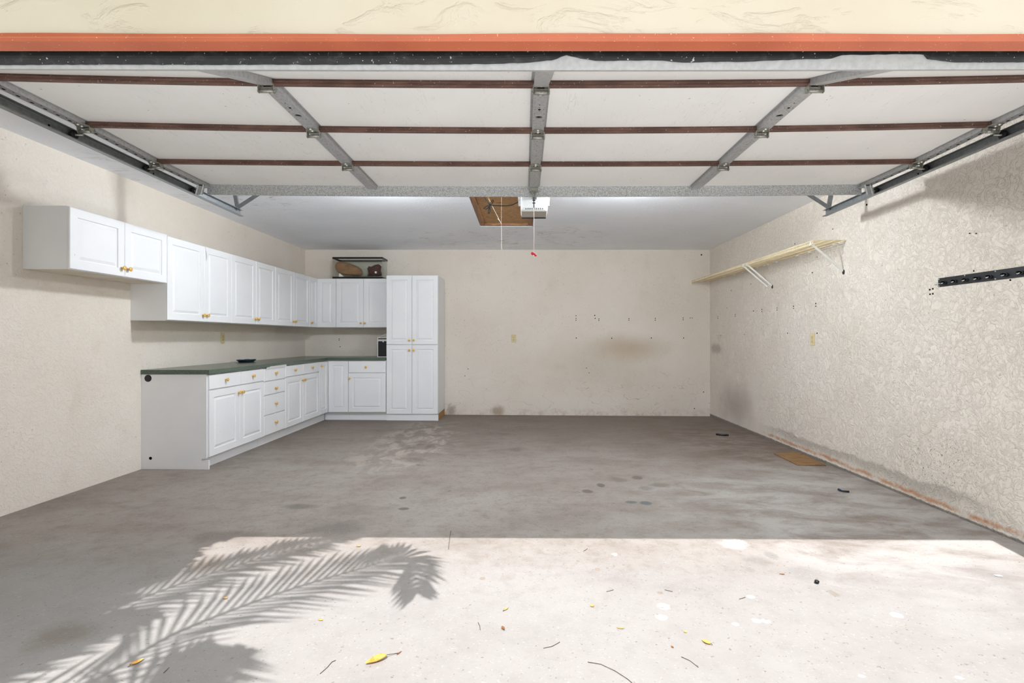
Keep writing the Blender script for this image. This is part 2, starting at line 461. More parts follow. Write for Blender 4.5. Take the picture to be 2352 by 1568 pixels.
M['ivory'] = plain('ivory_plastic', (206, 190, 144), 0.45, 0.35, 0, 0.06, 40)
M['wire'] = plain('yellowed_wire_coating', (236, 222, 188), 0.5, 0.3, 0, 0.1, 12)
M['rail'] = plain('black_painted_steel', (40, 41, 44), 0.35, 0.5, 0.3, 0.2, 30)
M['case'] = plain('black_case_panel', (14, 14, 16), 0.4, 0.4)
M['alu'] = metal_mat('aluminium_edging', (214, 214, 214), 0.3, 60, 0.1, 0.6)
M['bluegrey'] = plain('dark_blue_plastic', (30, 48, 62), 0.45, 0.4)
M['rock_dark'] = plain('dark_red_brown_stone', (84, 58, 54), 0.85, 0.15, 0, 0.3, 40, 0.6)
M['rock_tan'] = plain('tan_brown_stone', (146, 112, 84), 0.85, 0.15, 0, 0.2, 14, 0.5)
M['paper'] = plain('white_paper', (240, 240, 238), 0.7, 0.2)
M['soffit'] = plain('cream_soffit', (228, 216, 190), 0.7, 0.2)
M['grass'] = plain('dry_lawn', (112, 114, 90), 0.9, 0.1, 0, 0.25, 8)
M['palm_leaf'] = plain('palm_green', (74, 104, 48), 0.5, 0.4, 0, 0.2, 5)
M['palm_trunk'] = plain('palm_bark', (120, 104, 84), 0.9, 0.1, 0, 0.3, 14)

def driveway_mat():
    t = NT('driveway_concrete', 0.75, 0.2)
    col = t.mix(t.rng(t.noise(0.8, 5, 0.6), 0.3, 0.7), lin((198, 197, 196)), lin((210, 210, 210)))
    t.bump(t.noise(90.0, 3), 0.25, 0.002)
    return t.done(col)
M['driveway'] = driveway_mat()

def glass_mat():
    m = bpy.data.materials.new('tank_glass'); m.use_nodes = True
    b = m.node_tree.nodes['Principled BSDF']
    b.inputs['Base Color'].default_value = (0.86, 0.95, 0.88, 1)
    b.inputs['Roughness'].default_value = 0.02
    b.inputs['Transmission Weight'].default_value = 1.0
    b.inputs['IOR'].default_value = 1.3
    b.inputs['Alpha'].default_value = 0.30
    return m
M['glass'] = glass_mat()
def leaf_mat(name, a, b):
    t = NT(name, 0.5, 0.3)
    return t.done(t.mix(t.rng(t.noise(60.0, 3), 0.35, 0.65), lin(a), lin(b)))
M['leaf_gold'] = leaf_mat('golden_dead_leaf', (222, 172, 92), (192, 134, 58))
M['leaf_brown'] = leaf_mat('brown_dead_leaf', (140, 92, 50), (104, 66, 38))
M['leaf_tan'] = leaf_mat('tan_dead_leaf', (196, 158, 104), (170, 130, 80))
M['twig'] = leaf_mat('dark_twig', (92, 76, 62), (62, 50, 42))

# ------------------------------------------------------------------ room shell
XL, XR, YB, YF = -3.38, 2.883, 7.95, 1.655           # left wall, right wall, back wall, outer face of the front wall
HC = 1.357 + CZ                                       # ceiling height
OPL, OPR = -2.352, 2.527                              # door opening
HD = 0.95 + CZ                                        # underside of the header
HX0, HX1, HY0, HY1 = -0.53, 0.11, 4.80, 6.27          # attic hatch opening
T = 0.15

def slab(x0, x1, y0, y1, dz=-0.12):
    p = [(x0, y0), (x1, y0), (x1, y1), (x0, y1)]
    return MB().hexa([(x, y, floor_z(x, y) + dz) for x, y in p] + [(x, y, floor_z(x, y)) for x, y in p])
struct('floor', slab(XL - T, XR + T, 1.60, YB + T), M['floor'], 'stained bare concrete garage floor')
struct('driveway', slab(-5.0, 5.0, -11.0, 1.598), M['driveway'], 'pale concrete driveway apron outside the garage')
g = MB(); g.box(-60, 60, -80, 30, -0.32, -0.16)
struct('lawn', g, M['grass'], 'grass ground around the driveway')
struct('wall_left', MB().box(XL - T, XL, YF + 0.06, YB + T, -0.1, HC + 0.1), M['wall_left'], 'beige plaster left wall')
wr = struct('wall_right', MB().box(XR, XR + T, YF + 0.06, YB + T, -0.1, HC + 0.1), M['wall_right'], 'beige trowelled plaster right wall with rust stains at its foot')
wb = struct('wall_back', MB().box(XL, XR, YB, YB + T, -0.1, HC + 0.1), M['wall_back'], 'beige plaster back wall with a brown smudge')
c = MB()
xs, ys = [XL - T, HX0, HX1, XR + T], [YF + 0.06, HY0, HY1, YB + T]
for i in range(3):
    for j in range(3):
        if i == 1 and j == 1: continue
        c.box(xs[i], xs[i + 1], ys[j], ys[j + 1], HC, HC + 0.12)
struct('ceiling', c, M['ceiling'], 'white knockdown textured ceiling')
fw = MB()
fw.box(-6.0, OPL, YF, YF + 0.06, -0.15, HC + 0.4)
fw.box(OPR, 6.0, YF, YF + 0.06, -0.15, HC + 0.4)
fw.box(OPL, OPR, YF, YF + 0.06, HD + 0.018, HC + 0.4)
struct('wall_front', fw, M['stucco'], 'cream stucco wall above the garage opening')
EZ = 2.785  # unseen overhang added to keep direct sun off the header
ev = MB(); ev.box(-6.2, 6.2, 1.25, YF - 0.001, EZ, EZ + 0.03); ev.box(-6.2, 6.2, 1.22, 1.25, EZ - 0.0, EZ + 0.2)
struct('added_eave', ev, M['soffit'], 'unseen cream soffit and fascia added above the opening to shade the header')
# terracotta head moulding, slightly wavy along its top
hm = MB(); rings = []
for k in range(61):
    x = OPL - 0.3 + (OPR - OPL + 0.6) * k / 60
    w = 0.0015 * math.sin(x * 3.1) + 0.001 * math.sin(x * 7.7 + 1)
    rings.append([(x, YF - 0.006, HD), (x, YF - 0.0065, HD + 0.011), (x, YF - 0.009, HD + 0.014), (x, YF - 0.008, HD + 0.024 + w),
                  (x, YF - 0.0005, HD + 0.026 + w), (x, YF + 0.05, HD + 0.0175), (x, YF + 0.05, HD)])
hm.loft(rings)
struct('trim_1', hm, M['trim'], 'terracotta painted moulding along the head of the opening')
for nm, xa, xb in (('trim_2', OPL - 0.03, OPL + 0.002), ('trim_3', OPR - 0.002, OPR + 0.03)):
    jb = MB(); jb.box(xa, xb, YF - 0.008, YF - 0.0005, 0.02, HD - 0.001)
    struct(nm, jb, M['trim'], 'terracotta painted moulding up the ' + ('left' if nm == 'trim_2' else 'right') + ' jamb of the opening')

# small drilled holes and screws left in the plaster
def holes(parent, pts, kind):
    mb = MB()
    for px, py, r in pts:
        if kind == 'right':
            Y = XR * F / (px - VX); q = wpt(px, py, Y); rr = r * Y / F
            mb.lathe([(rr, -0.0012), (rr, 0.001)], (XR - 0.0012, q.y, q.z), 'X', 10)
        else:
            q = wpt(px, py, YB); rr = r * YB / F
            mb.lathe([(rr, -0.0012), (rr, 0.001)], (q.x, YB - 0.0012, q.z), 'Y', 10)
    o = part('screw_holes', mb, M['dark'], parent); o['kind'] = 'stuff'
holes(wr, [(2136, 665, 2.0), (2143, 663, 2.0), (2136.5, 675.5, 2.0), (2143, 674.5, 2.0), (1877, 765, 1.8), (1809, 765, 1.4), (1877, 590, 1.0),
           (1680, 667, 1.3), (1649, 727, 1.2), (1649, 731, 1.2), (1689, 722, 1.2), (1689, 726, 1.2), (1731, 714, 1.5), (1750, 710.5, 1.4), (1750, 715.5, 1.3),
           (1785, 707, 1.2), (1785, 712, 1.2), (1823, 703, 1.5), (1823, 708, 1.3), (1874, 697, 1.7), (1874, 703, 1.4), (1725, 652, 1.2), (1866, 626, 1.6),
           (2237, 622, 1.6), (1991, 470, 2.4), (1826, 560, 1.4), (1913, 526, 1.3), (2321, 643, 2.0), (1670, 707, 1.0), (1710, 768, 1.0), (1656, 770, 1.0)], 'right')
holes(wb, [(1323, 725, 1.1), (1323, 731, 1.1), (1323, 735, 1.1), (1366, 724, 1.3), (1367, 731, 1.2), (1375.5, 732, 1.1), (1375.5, 735.5, 1.1),
           (1444.5, 731.5, 1.1), (1444.5, 735, 1.1), (1505, 731, 1.1), (1505, 735, 1.1), (1569, 730, 1.1), (1569, 734, 1.1), (1585, 730, 1.0), (1590, 730, 1.0),
           (1323.5, 776, 1.3), (1405, 776.5, 1.3), (1496, 776, 1.3), (1570, 776, 1.2), (1347, 845, 1.0), (1353, 856, 1.0), (1595, 938, 1.2), (1616, 900, 1.2),
           (1611, 585, 1.8), (1075, 847, 1.0), (1068, 863, 1.0), (779, 778, 1.0), (779, 781, 1.0), (781, 796, 1.1)], 'back')

# two anchor screws beside the tool rail
for px, py in ((2228, 536), (2243, 536)):
    Y = XR * F / (px - VX); q = wpt(px, py, Y)
    mb = MB(); mb.lathe([(0.004, 0), (0.004, -0.004), (0.0015, -0.005), (0.0015, -0.010)], (XR, q.y, q.z), 'X', 10)
    part('wall_anchor', mb, M['rail'], wr)

# ------------------------------------------------------------------ garage door (raised)
XC, HW = 0.079, 2.46
PP = [(1.765, 0.920), (2.245, 1.094), (2.747, 1.094), (3.277, 1.094), (3.82, 1.094)]
LIFT = [0.008, 0.034, 0.034, 0.017, 0.016]
def dpos(i, x, s, o):
    """point on door section i: x across, s along (0 near, 1 far), o outwards (up) from the inner face"""
    (y0, h0), (y1, h1) = PP[i], PP[i + 1]
    k = ((x - XC) / HW) ** 2
    h0 += LIFT[i] * k; h1 += LIFT[i + 1] * k
    L = math.hypot(y1 - y0, h1 - h0); n = (-(h1 - h0) / L, (y1 - y0) / L)
    return Vector((x, y0 + (y1 - y0) * s + n[0] * o, CZ + h0 + (h1 - h0) * s + n[1] * o))
TH0, TH1 = 1.0925, 1.060                   # track height at the bend and at its far end
def track_h(y): return CZ + TH0 + (TH1 - TH0) * (y - 2.16) / (4.39 - 2.16)
door = thing('garage_door', 'raised sectional garage door with white panels and brown joints', 'garage door', (XC, 2.8, CZ + 0.9))
NX = 24
XSD = [XC - HW + 2 * HW * k / NX for k in range(NX + 1)]
for i in range(4):
    mb = MB(); s0, s1 = 0.004, 0.996
    mb.loft([[dpos(i, x, s0, 0.026), dpos(i, x, s1, 0.026), dpos(i, x, s1, 0.05), dpos(i, x, s0, 0.05)] for x in XSD])
    part('door_section', mb, M['panel'], door)
def along(i, s, a):
    (y0, h0), (y1, h1) = PP[i], PP[i + 1]
    return s + a / math.hypot(y1 - y0, h1 - h0)
for i in range(3):
    mb = MB(); rings = []
    prof = [(-0.010, 0.028), (-0.010, 0.018), (-0.013, 0.016), (-0.013, 0.012), (-0.010, 0.010), (-0.010, 0.006), (-0.0125, 0.004), (-0.0125, -0.001), (-0.009, -0.003), (0.006, -0.003), (0.006, 0.028)]
    for x in XSD:
        rings.append([dpos(i + 1, x, along(i + 1, 0, a), o) for a, o in prof])
    mb.loft(rings)
    part('joint_strip', mb, M['joint'], door)
# stiles: hat sections, one per door section, with punched holes
def stile(i, xc, w, end=False):
    mb = MB(); e0, e1 = along(i, 0, 0.012 if i else 0.004), along(i, 1, -0.012)
    hw = w / 2
    def quad(x0, x1, s0, s1): mb.add([dpos(i, x0, s0, 0), dpos(i, x1, s0, 0), dpos(i, x1, s1, 0), dpos(i, x0, s1, 0)], [(0, 1, 2, 3)])
    hole_s = []
    if i in (1, 2) and not end: hole_s = [along(i, 0.62 if i == 1 else 0.55, 0)]
    if hole_s and i == 1:
        sc_ = hole_s[0]; d = abs(along(i, 0, hw) - along(i, 0, 0))
        quad(xc - hw, xc + hw, e0, sc_ - d); quad(xc - hw, xc + hw, sc_ + d, e1)
        n = 24; outer, inner, lip = [], [], []
        for k in range(n):
            a = 2 * math.pi * k / n + math.pi / 4; ca, sa = math.cos(a), math.sin(a); m = max(abs(ca), abs(sa))
            outer.append(dpos(i, xc + hw * ca / m, sc_ + d * sa / m, 0))
            inner.append(dpos(i, xc + 0.017 * ca, sc_ + d * 0.52 * sa, 0)); lip.append(dpos(i, xc + 0.017 * ca, sc_ + d * 0.52 * sa, 0.006))
        mb.loft([outer, inner, lip], 0, False, False)
    else:
        quad(xc - hw, xc + hw, e0, e1)
    for sx in (-1, 1):
        xx = xc + sx * hw
        mb.add([dpos(i, xx, e0, 0), dpos(i, xx, e1, 0), dpos(i, xx, e1, 0.026), dpos(i, xx, e0, 0.026)], [(0, 1, 2, 3)])
        mb.add([dpos(i, xx, e0, 0.0255), dpos(i, xx, e1, 0.0255), dpos(i, xx + sx * 0.012, e1, 0.0255), dpos(i, xx + sx * 0.012, e0, 0.0255)], [(0, 1, 2, 3)])
    # dark punched holes
    def disc(x, s, rx, ry):
        q = abs(along(i, 0, ry) - along(i, 0, 0))
        mb.add([dpos(i, x + rx * math.cos(2 * math.pi * k / 10), s + q * math.sin(2 * math.pi * k / 10), -0.0006) for k in range(10)], [tuple(range(10))], 1)
    if end:
        nsl = 6
        for k in range(nsl):
            disc(xc + (-0.004 if xc < 0 else 0.004), 0.17 + 0.68 * k / (nsl - 1), 0.006, 0.011)
            disc(xc + (0.012 if xc < 0 else -0.012), 0.23 + 0.68 * k / (nsl - 1), 0.003, 0.005)
    elif i == 1:
        disc(xc, 0.44, 0.007, 0.007); disc(xc, 0.34, 0.003, 0.004)
        for a, b in ((-0.02, 0.44), (0.02, 0.44), (-0.024, 0.53), (0.024, 0.53), (-0.024, 0.69), (0.024, 0.69), (0, 0.40), (0, 0.48)): disc(xc + a, b, 0.002, 0.003)
    elif i in (2, 3):
        for b in (0.22, 0.34, 0.5, 0.66): disc(xc, b, 0.0025, 0.003)
    o = part('end_stile' if end else 'stile', mb, [M['galv'], M['dark']], door, recalc=False)
STX = (-1.122, 0.075, 1.272)
for i in range(4):
    for x in STX: stile(i, x, 0.062)
    stile(i, XC - HW + 0.024, 0.048, True); stile(i, XC + HW - 0.024, 0.048, True)
# hinges
hg = MB()
def leafplate(sgn):
    a = [(-0.034, 0.004), (0.034, 0.004), (0.034, 0.022), (0.012, 0.056), (-0.012, 0.056), (-0.034, 0.022)]
    hg.loft([[(x, sgn * y, z) for x, y in a] for z in (-0.0005, -0.0042)])
leafplate(-1); leafplate(1)
for sx in (-1, 1):
    hg.loft([[(sx * 0.034 + t, -0.014, 0), (sx * 0.034 + t, 0.016, 0), (sx * 0.034 + t, 0.012, -0.026), (sx * 0.034 + t, 0.004, -0.036), (sx * 0.034 + t, -0.008, -0.034)] for t in (-0.0016, 0.0016)])
hg.lathe([(0.0085, -0.032), (0.0085, 0.032)], (0, 0.002, -0.026), 'X', 14)
for sx in (-1, 1): hg.lathe([(0.007, sx * 0.034), (0.007, sx * 0.039)], (0, 0.002, -0.026), 'X', 10)
hg.box(-0.016, 0.016, -0.004, 0.004, -0.0045, -0.0005, 1)
for yy in (-0.044, -0.020, 0.044): hg.lathe([(0.0075, -0.004), (0.007, -0.009), (0.003, -0.011)], (0, yy, 0), 'Z', 8, 2)
hinge_me = hg.mesh('hinge', [M['hinge'], M['dark'], M['bolt']])
wheel = MB()
wheel.lathe([(0.006, -0.009), (0.020, -0.009), (0.0225, -0.005), (0.0225, 0.005), (0.020, 0.009), (0.006, 0.009)], (0, 0, 0), 'X', 18)
wheel.lathe([(0.005, -0.05), (0.005, 0.05)], (0, 0, 0), 'X', 8, 1)
wheel_me = wheel.mesh('roller', [M['black'], M['hinge']])
for i in range(3):
    for x in STX + (XC - HW + 0.035, XC + HW - 0.035):
        p = dpos(i + 1, x, 0, 0)
        link('hinge', hinge_me, p, door, (R(-8) if i == 0 else 0, 0, 0))
        if x < -2 or x > 2:
            sx = -1 if x < 0 else 1
            link('roller', wheel_me, (XC + sx * (HW + 0.028), p.y + 0.004, track_h(p.y) + 0.0), door)
# top strut across the far edge
st = MB(); rings = []
for x in [XC - 2.425 + 4.85 * k / NX for k in range(NX + 1)]:
    b = dpos(3, x, 1.0, 0)
    y, z = b.y - 0.012, b.z
    rings.append([(x, y, z + 0.026), (x, y, z - 0.050), (x, y + 0.010, z - 0.050), (x, y + 0.010, z - 0.047), (x, y + 0.002, z - 0.047), (x, y + 0.002, z + 0.026)])
st.loft(rings)
part('strut', st, M['spangle'], door)
for sx in (-1, 1):
    mb = MB(); x0 = XC + sx * (HW - 0.035); z = CZ + 1.094 + 0.016
    rings = []
    pr = [(-0.030, 0), (-0.022, -0.006), (-0.016, 0), (0.010, 0), (0.016, -0.006), (0.022, 0), (0.030, 0), (0.030, 0.003), (-0.030, 0.003)]
    for zz, dy in ((0.0, 0.0), (-0.072, 0.0)):
        rings.append([(x0 + a - sx * zz * 0.25, 3.735 + dy + b, z + zz) for a, b in pr])
    mb.loft(rings)
    mb.box(x0 - 0.03, x0 + 0.03, 3.735, 3.80, z - 0.006, z)
    part('top_bracket', mb, M['galv'], door)
    link('roller', wheel_me, (XC + sx * (HW + 0.028), 3.745, track_h(3.745)), door)
# centre operator bracket
mb = MB(); mb.box(0.045, 0.105, 3.74, 3.80, CZ + 1.070, CZ + 1.092); mb.box(0.060, 0.066, 3.78, 3.83, CZ + 1.03, CZ + 1.092); mb.box(0.084, 0.090, 3.78, 3.83, CZ + 1.03, CZ + 1.092)
part('operator_bracket', mb, M['hinge'], door)
# bottom retainer and rubber seal on the near end face
(y0, h0), (y1, h1) = PP[0], PP[1]
L = math.hypot(y1 - y0, h1 - h0); dd = ((y1 - y0) / L, (h1 - h0) / L); nn = (-dd[1], dd[0])
def epos(x, s, o):
    k = ((x - XC) / HW) ** 2 * LIFT[0]
    return Vector((x, y0 + nn[0] * s - dd[0] * o, CZ + h0 + k + nn[1] * s - dd[1] * o))
mb = MB()
mb.loft([[epos(x, -0.002, 0.004), epos(x, 0.06, 0.004), epos(x, 0.06, 0.0), epos(x, 0.002, 0.0), epos(x, 0.0015, -0.03), epos(x, -0.002, -0.03)] for x in XSD])
part('seal_retainer', mb, M['retainer'], door)
KP = [(-200, 155), (0, 155), (250, 153), (400, 153), (700, 152), (1000, 151), (1120, 150), (1200, 148), (1270, 142), (1288, 136), (1298, 132), (1330, 138), (1365, 144), (1450, 143), (1520, 143.5),
      (1560, 147), (1700, 146), (1850, 141), (1912, 140), (1920, 133), (2112, 131), (2120, 141), (2180, 148), (2352, 149), (2600, 150)]
def slow(px):
    for (a, b), (c_, d_) in zip(KP, KP[1:]):
        if a <= px <= c_: return b + (d_ - b) * (px - a) / (c_ - a)
    return 150
mb = MB(); rings = []
NS = 300
for k in range(NS + 1):
    x = XC - HW + 2 * HW * k / NS
    px = VX + x * F / 1.76
    s0 = (161 - slow(px)) * 0.00149 + random.uniform(-0.0008, 0.0008)
    ring = []
    for q in range(7):
        s = s0 + (0.064 - s0) * q / 6
        ring.append(epos(x, s, 0.0065 + 0.010 * math.sin(math.pi * min(1, (s - 0.0) / 0.064))))
    ring += [epos(x, 0.064, 0.0045), epos(x, s0, 0.0045)]
    rings.append(ring)
mb.loft(rings, 0, False)
part('bottom_seal', mb, M['seal'], door)

# ------------------------------------------------------------------ tracks
def track(sx, label):
    t = thing('door_track', label, 'door track', (XC + sx * (HW + 0.07), 3.0, 0.02), 'garage door tracks')
    xw = XC + sx * (HW + 0.043)
    path = [(1.80, CZ - 1.15, 0.0)]
    cy, ch, rad = 2.16, TH0 - 0.36, 0.36
    for k in range(13):
        a = math.pi - (math.pi / 2) * k / 12
        path.append((cy + rad * math.cos(a), CZ + ch + rad * math.sin(a), (math.pi / 2) * k / 12))
    path.append((4.39, CZ + TH1, math.pi / 2))
    prof = [(0, -0.027), (0.030, -0.027), (0.032, -0.022), (0.029, -0.0235), (0.004, -0.0235), (0.002, -0.020), (0.002, 0.020), (0.004, 0.0235), (0.026, 0.0235), (0.026, 0.027), (0, 0.027)]
    mb = MB(); rings = []
    for y, z, a in path:
        # n points to the outside of the curve (up on the horizontal run, towards the street on the vertical)
        ny, nz = -math.cos(a), math.sin(a)
        rings.append([(xw - sx * u, y + ny * v, z + nz * v) for u, v in prof])
    mb.loft(rings)
    part('rail', mb, M['track'], t)
    z0 = track_h(4.325)
    mb = MB()
    mb.bar((xw - sx * 0.012, 4.325, z0 + 0.024), (xw + sx * 0.040, 4.325, HC), 0.028, 0.003, (0, 1, 0))
    mb.bar((xw - sx * 0.026, 4.335, z0 + 0.024), (xw + sx * 0.026, 4.335, HC), 0.003, 0.022, (0, 1, 0))
    part('hanger_strap', mb, M['track'], t)
    mb = MB()
    mb.bar((xw - sx * 0.010, 4.318, z0 + 0.026), (xw - sx * 0.43, 4.318, HC), 0.032, 0.003, (0, 1, 0))
    mb.bar((xw - sx * 0.003, 4.326, z0 + 0.012), (xw - sx * 0.425, 4.326, HC), 0.003, 0.018, (0, 1, 0))
    part('diagonal_brace', mb, M['track'], t)
    for y in (2.62, 3.36):
        mb = MB(); mb.lathe([(0.0060, 0.0), (0.0060, 0.0012)], (xw - sx * 0.0026 - 0.0006, y, track_h(y) - 0.004), 'X', 10)
        part('bolt_hole', mb, M['dark'], t)
    return t
track(-1, 'steel door track along the left wall, over the white cabinets')
track(1, 'steel door track along the right wall, over the wire shelf')

# ------------------------------------------------------------------ opener
OX = 0.094
op = thing('door_opener', 'white ceiling garage door opener with smoked lens and red release cord', 'door opener', (OX, 4.7, CZ + 1.08))
mb = MB(); zc = CZ + 1.145
def rrect(y, hw, z0, z1, r=0.02):
    pts = []
    for cx_, cz_, a0 in ((hw - r, z1 - r, 0), (-hw + r, z1 - r, 90), (-hw + r, z0 + r, 180), (hw - r, z0 + r, 270)):
        for k in range(5):
            a = R(a0 + 22.5 * k); pts.append((OX + cx_ + r * math.cos(a), y, cz_ + r * math.sin(a)))
    return pts
mb.loft([rrect(4.60, 0.108, CZ + 1.142, CZ + 1.268), rrect(4.612, 0.122, CZ + 1.1365, CZ + 1.275), rrect(4.835, 0.122, CZ + 1.1365, CZ + 1.275), rrect(4.85, 0.11, CZ + 1.142, CZ + 1.268)], 0, True)
part('housing', mb, M['opener'], op)
mb = MB(); mb.hexa([(OX - 0.113, 4.604, CZ + 1.130), (OX + 0.113, 4.604, CZ + 1.130), (OX + 0.113, 4.815, CZ + 1.124), (OX - 0.113, 4.815, CZ + 1.124),
                    (OX - 0.116, 4.602, CZ + 1.1375), (OX + 0.116, 4.602, CZ + 1.1375), (OX + 0.116, 4.82, CZ + 1.1375), (OX - 0.116, 4.82, CZ + 1.1375)])
part('lens', mb, M['lens'], op, 0.002)
mb = MB(); mb.box(OX - 0.113, OX + 0.113, 4.816, 4.838, CZ + 1.119, CZ + 1.1375)
part('base_edge', mb, M['black'], op)
for k in range(9):
    x = OX - 0.075 + 0.15 * k / 8
    mb = MB(); mb.loft([[(x - 0.0042, y, CZ + 1.147), (x + 0.0042, y, CZ + 1.147), (x, y, CZ + 1.162)] for y in (4.598, 4.606)])
    part('vent', mb, M['dark'], op)
mb = MB(); mb.box(OX - 0.02, OX + 0.02, 1.72, 4.62, CZ + 1.235, CZ + 1.265)
part('drive_rail', mb, M['track'], op)
mb = MB(); mb.box(OX - 0.03, OX + 0.03, 3.86, 4.02, CZ + 1.21, CZ + 1.235); mb.box(OX - 0.016, OX + 0.016, 3.90, 3.97, CZ + 1.13, CZ + 1.21)
part('trolley', mb, M['black'], op)
xa = OX - 0.018
mb = MB()
mb.bar((xa, 3.815, CZ + 1.055), (xa, 3.90, CZ + 1.16), 0.006, 0.022, (1, 0, 0))
mb.bar((xa + 0.001, 3.895, CZ + 1.14), (xa + 0.001, 3.895, CZ + 0.985), 0.007, 0.010, (0, 1, 0))
for z in (1.075, 1.035, 1.015): mb.box(xa - 0.010, xa + 0.012, 3.886, 3.893, CZ + z, CZ + z + 0.006)
part('release_arm', mb, M['rail'], op)
mb = MB(); mb.tube([(xa + 0.001, 3.895, CZ + 0.99), (xa + 0.002, 3.896, CZ + 0.82), (xa + 0.001, 3.895, CZ + 0.645)], 0.0022, 6)
part('release_cord', mb, M['redcord'], op)
mb = MB(); q = Vector((xa - 0.001, 3.895, CZ + 0.632))
mb.tube([q + Vector((-0.020, 0, 0.008)), q + Vector((-0.012, 0, 0.006)), q, q + Vector((0.012, 0, -0.006)), q + Vector((0.021, 0, -0.013))], [0.007, 0.0105, 0.010, 0.0105, 0.007], 10)
part('release_handle', mb, M['red'], op)
mb = MB(); mb.tube([q + Vector((0, -0.009, -0.008)), q + Vector((0.001, -0.010, -0.016))], 0.004, 8)
part('cord_knot', mb, M['paper'], op)
for sx in (-1, 1):
    mb = MB(); x = OX + sx * 0.131
    mb.bar((x, 4.72, CZ + 1.21), (x + sx * 0.01, 4.72, HC), 0.022, 0.003, (0, 1, 0)); mb.box(x - 0.012, x + 0.012, 4.705, 4.735, CZ + 1.205, CZ + 1.245)
    part('mounting_strap', mb, M['galv'], op)
YC = 4.78
cab_px = [(1196, 459), (1188, 465), (1178, 470), (1166, 472.5), (1150, 472.5), (1134, 472), (1126, 471), (1121, 472), (1113, 476), (1110.5, 480), (1114, 481), (1120, 478), (1124, 473),
          (1127, 465), (1131, 459), (1133.5, 459.5), (1133, 463), (1129, 468), (1125, 473), (1122.5, 482), (1121, 489), (1122.5, 491), (1125, 485), (1125.5, 476), (1123, 469), (1118, 462), (1112, 452), (1106, 444)]
mb = MB(); mb.tube([wpt(a, b, YC + 0.01 * math.sin(k)) for k, (a, b) in enumerate(cab_px)], 0.0042, 8)
part('power_cable', mb, M['black'], op)

# ------------------------------------------------------------------ two added fill globes, unseen behind the raised door, to brighten the interior
em = bpy.data.materials.new('fill_globe'); em.use_nodes = True
eb = em.node_tree.nodes['Principled BSDF']
eb.inputs['Base Color'].default_value = (0.9, 0.9, 0.88, 1)
eb.inputs['Emission Color'].default_value = (0.90, 0.955, 1.0, 1)
eb.inputs['Emission Strength'].default_value = LAMP
for sx, lb in ((-1.25, 'added unseen fill globe on the ceiling, left of the door opener'), (0.95, 'added unseen fill globe on the ceiling, right of the door opener')):
    fill_lamp = thing('fill_light', lb, 'ceiling light', (sx, FILL_Y, CZ + 1.20), 'added fill globes')
    mb = MB(); mb.lathe([(0.055, 0), (0.055, -0.006), (0.045, -0.014), (0.032, -0.018), (0.032, -0.020)], (sx, FILL_Y, HC - 0.0005), 'Z', 24)
    part('base', mb, M['white_plastic'], fill_lamp)
    mb = MB(); mb.lathe([(0.030, 0.064)] + [(0.07 * math.cos(R(a)), 0.07 * math.sin(R(a))) for a in range(60, -91, -15)], (sx, FILL_Y, CZ + 1.278), 'Z', 24)
    part('globe', mb, em, fill_lamp)

# ------------------------------------------------------------------ attic hatch
hatch = thing('attic_hatch', 'wooden attic hatch with strand board panel and pull cord', 'attic hatch', ((HX0 + HX1) / 2, (HY0 + HY1) / 2, HC))
W6 = 0.055
for x0, x1, ya, yb in ((HX0 + 0.002, HX0 + W6, HY0 + 0.002, HY1 - 0.002), (HX1 - W6, HX1 - 0.002, HY0 + 0.002, HY1 - 0.002), (HX0 + W6, HX1 - W6, HY0 + 0.002, HY0 + W6), (HX0 + W6, HX1 - W6, HY1 - W6, HY1 - 0.002)):
    mb = MB(); mb.box(x0 + 0.001, x1 - 0.001, ya, yb, HC + 0.003, HC + 0.05)
    part('frame_board', mb, M['frame_wood'], hatch, 0.003)
mb = MB(); mb.box(HX0 + 0.01, HX1 - 0.01, HY0 + 0.01, HY1 - 0.01, HC + 0.03, HC + 0.06)
part('panel', mb, M['osb'], hatch)
mb = MB(); mb.box(HX0 - 0.02, HX1 + 0.02, HY0 - 0.02, HY1 + 0.02, HC + 0.121, HC + 0.13)
part('cover', mb, M['osb'], hatch)
mb = MB(); mb.bar((-0.38, 4.86, HC + 0.012), (-0.34, 5.25, HC + 0.018), 0.03, 0.03)
part('ladder_arm', mb, M['ply'], hatch)
mb = MB(); mb.tube([(-0.212, 4.90, HC + 0.035), (-0.2125, 4.90, CZ + 1.1), wpt(1152, 571, 4.90), wpt(1154, 574, 4.90)], 0.0013, 6)
mb.tube([wpt(1152, 514, 4.90), wpt(1146, 503, 4.90), wpt(1131, 474, 4.90), wpt(1122, 456, 4.90)], 0.0016, 6)
mb.tube([wpt(1152, 515, 4.90), wpt(1147.5, 506, 4.90), wpt(1143.5, 502, 4.90)], 0.003, 6)
part('pull_cord', mb, M['cord'], hatch)

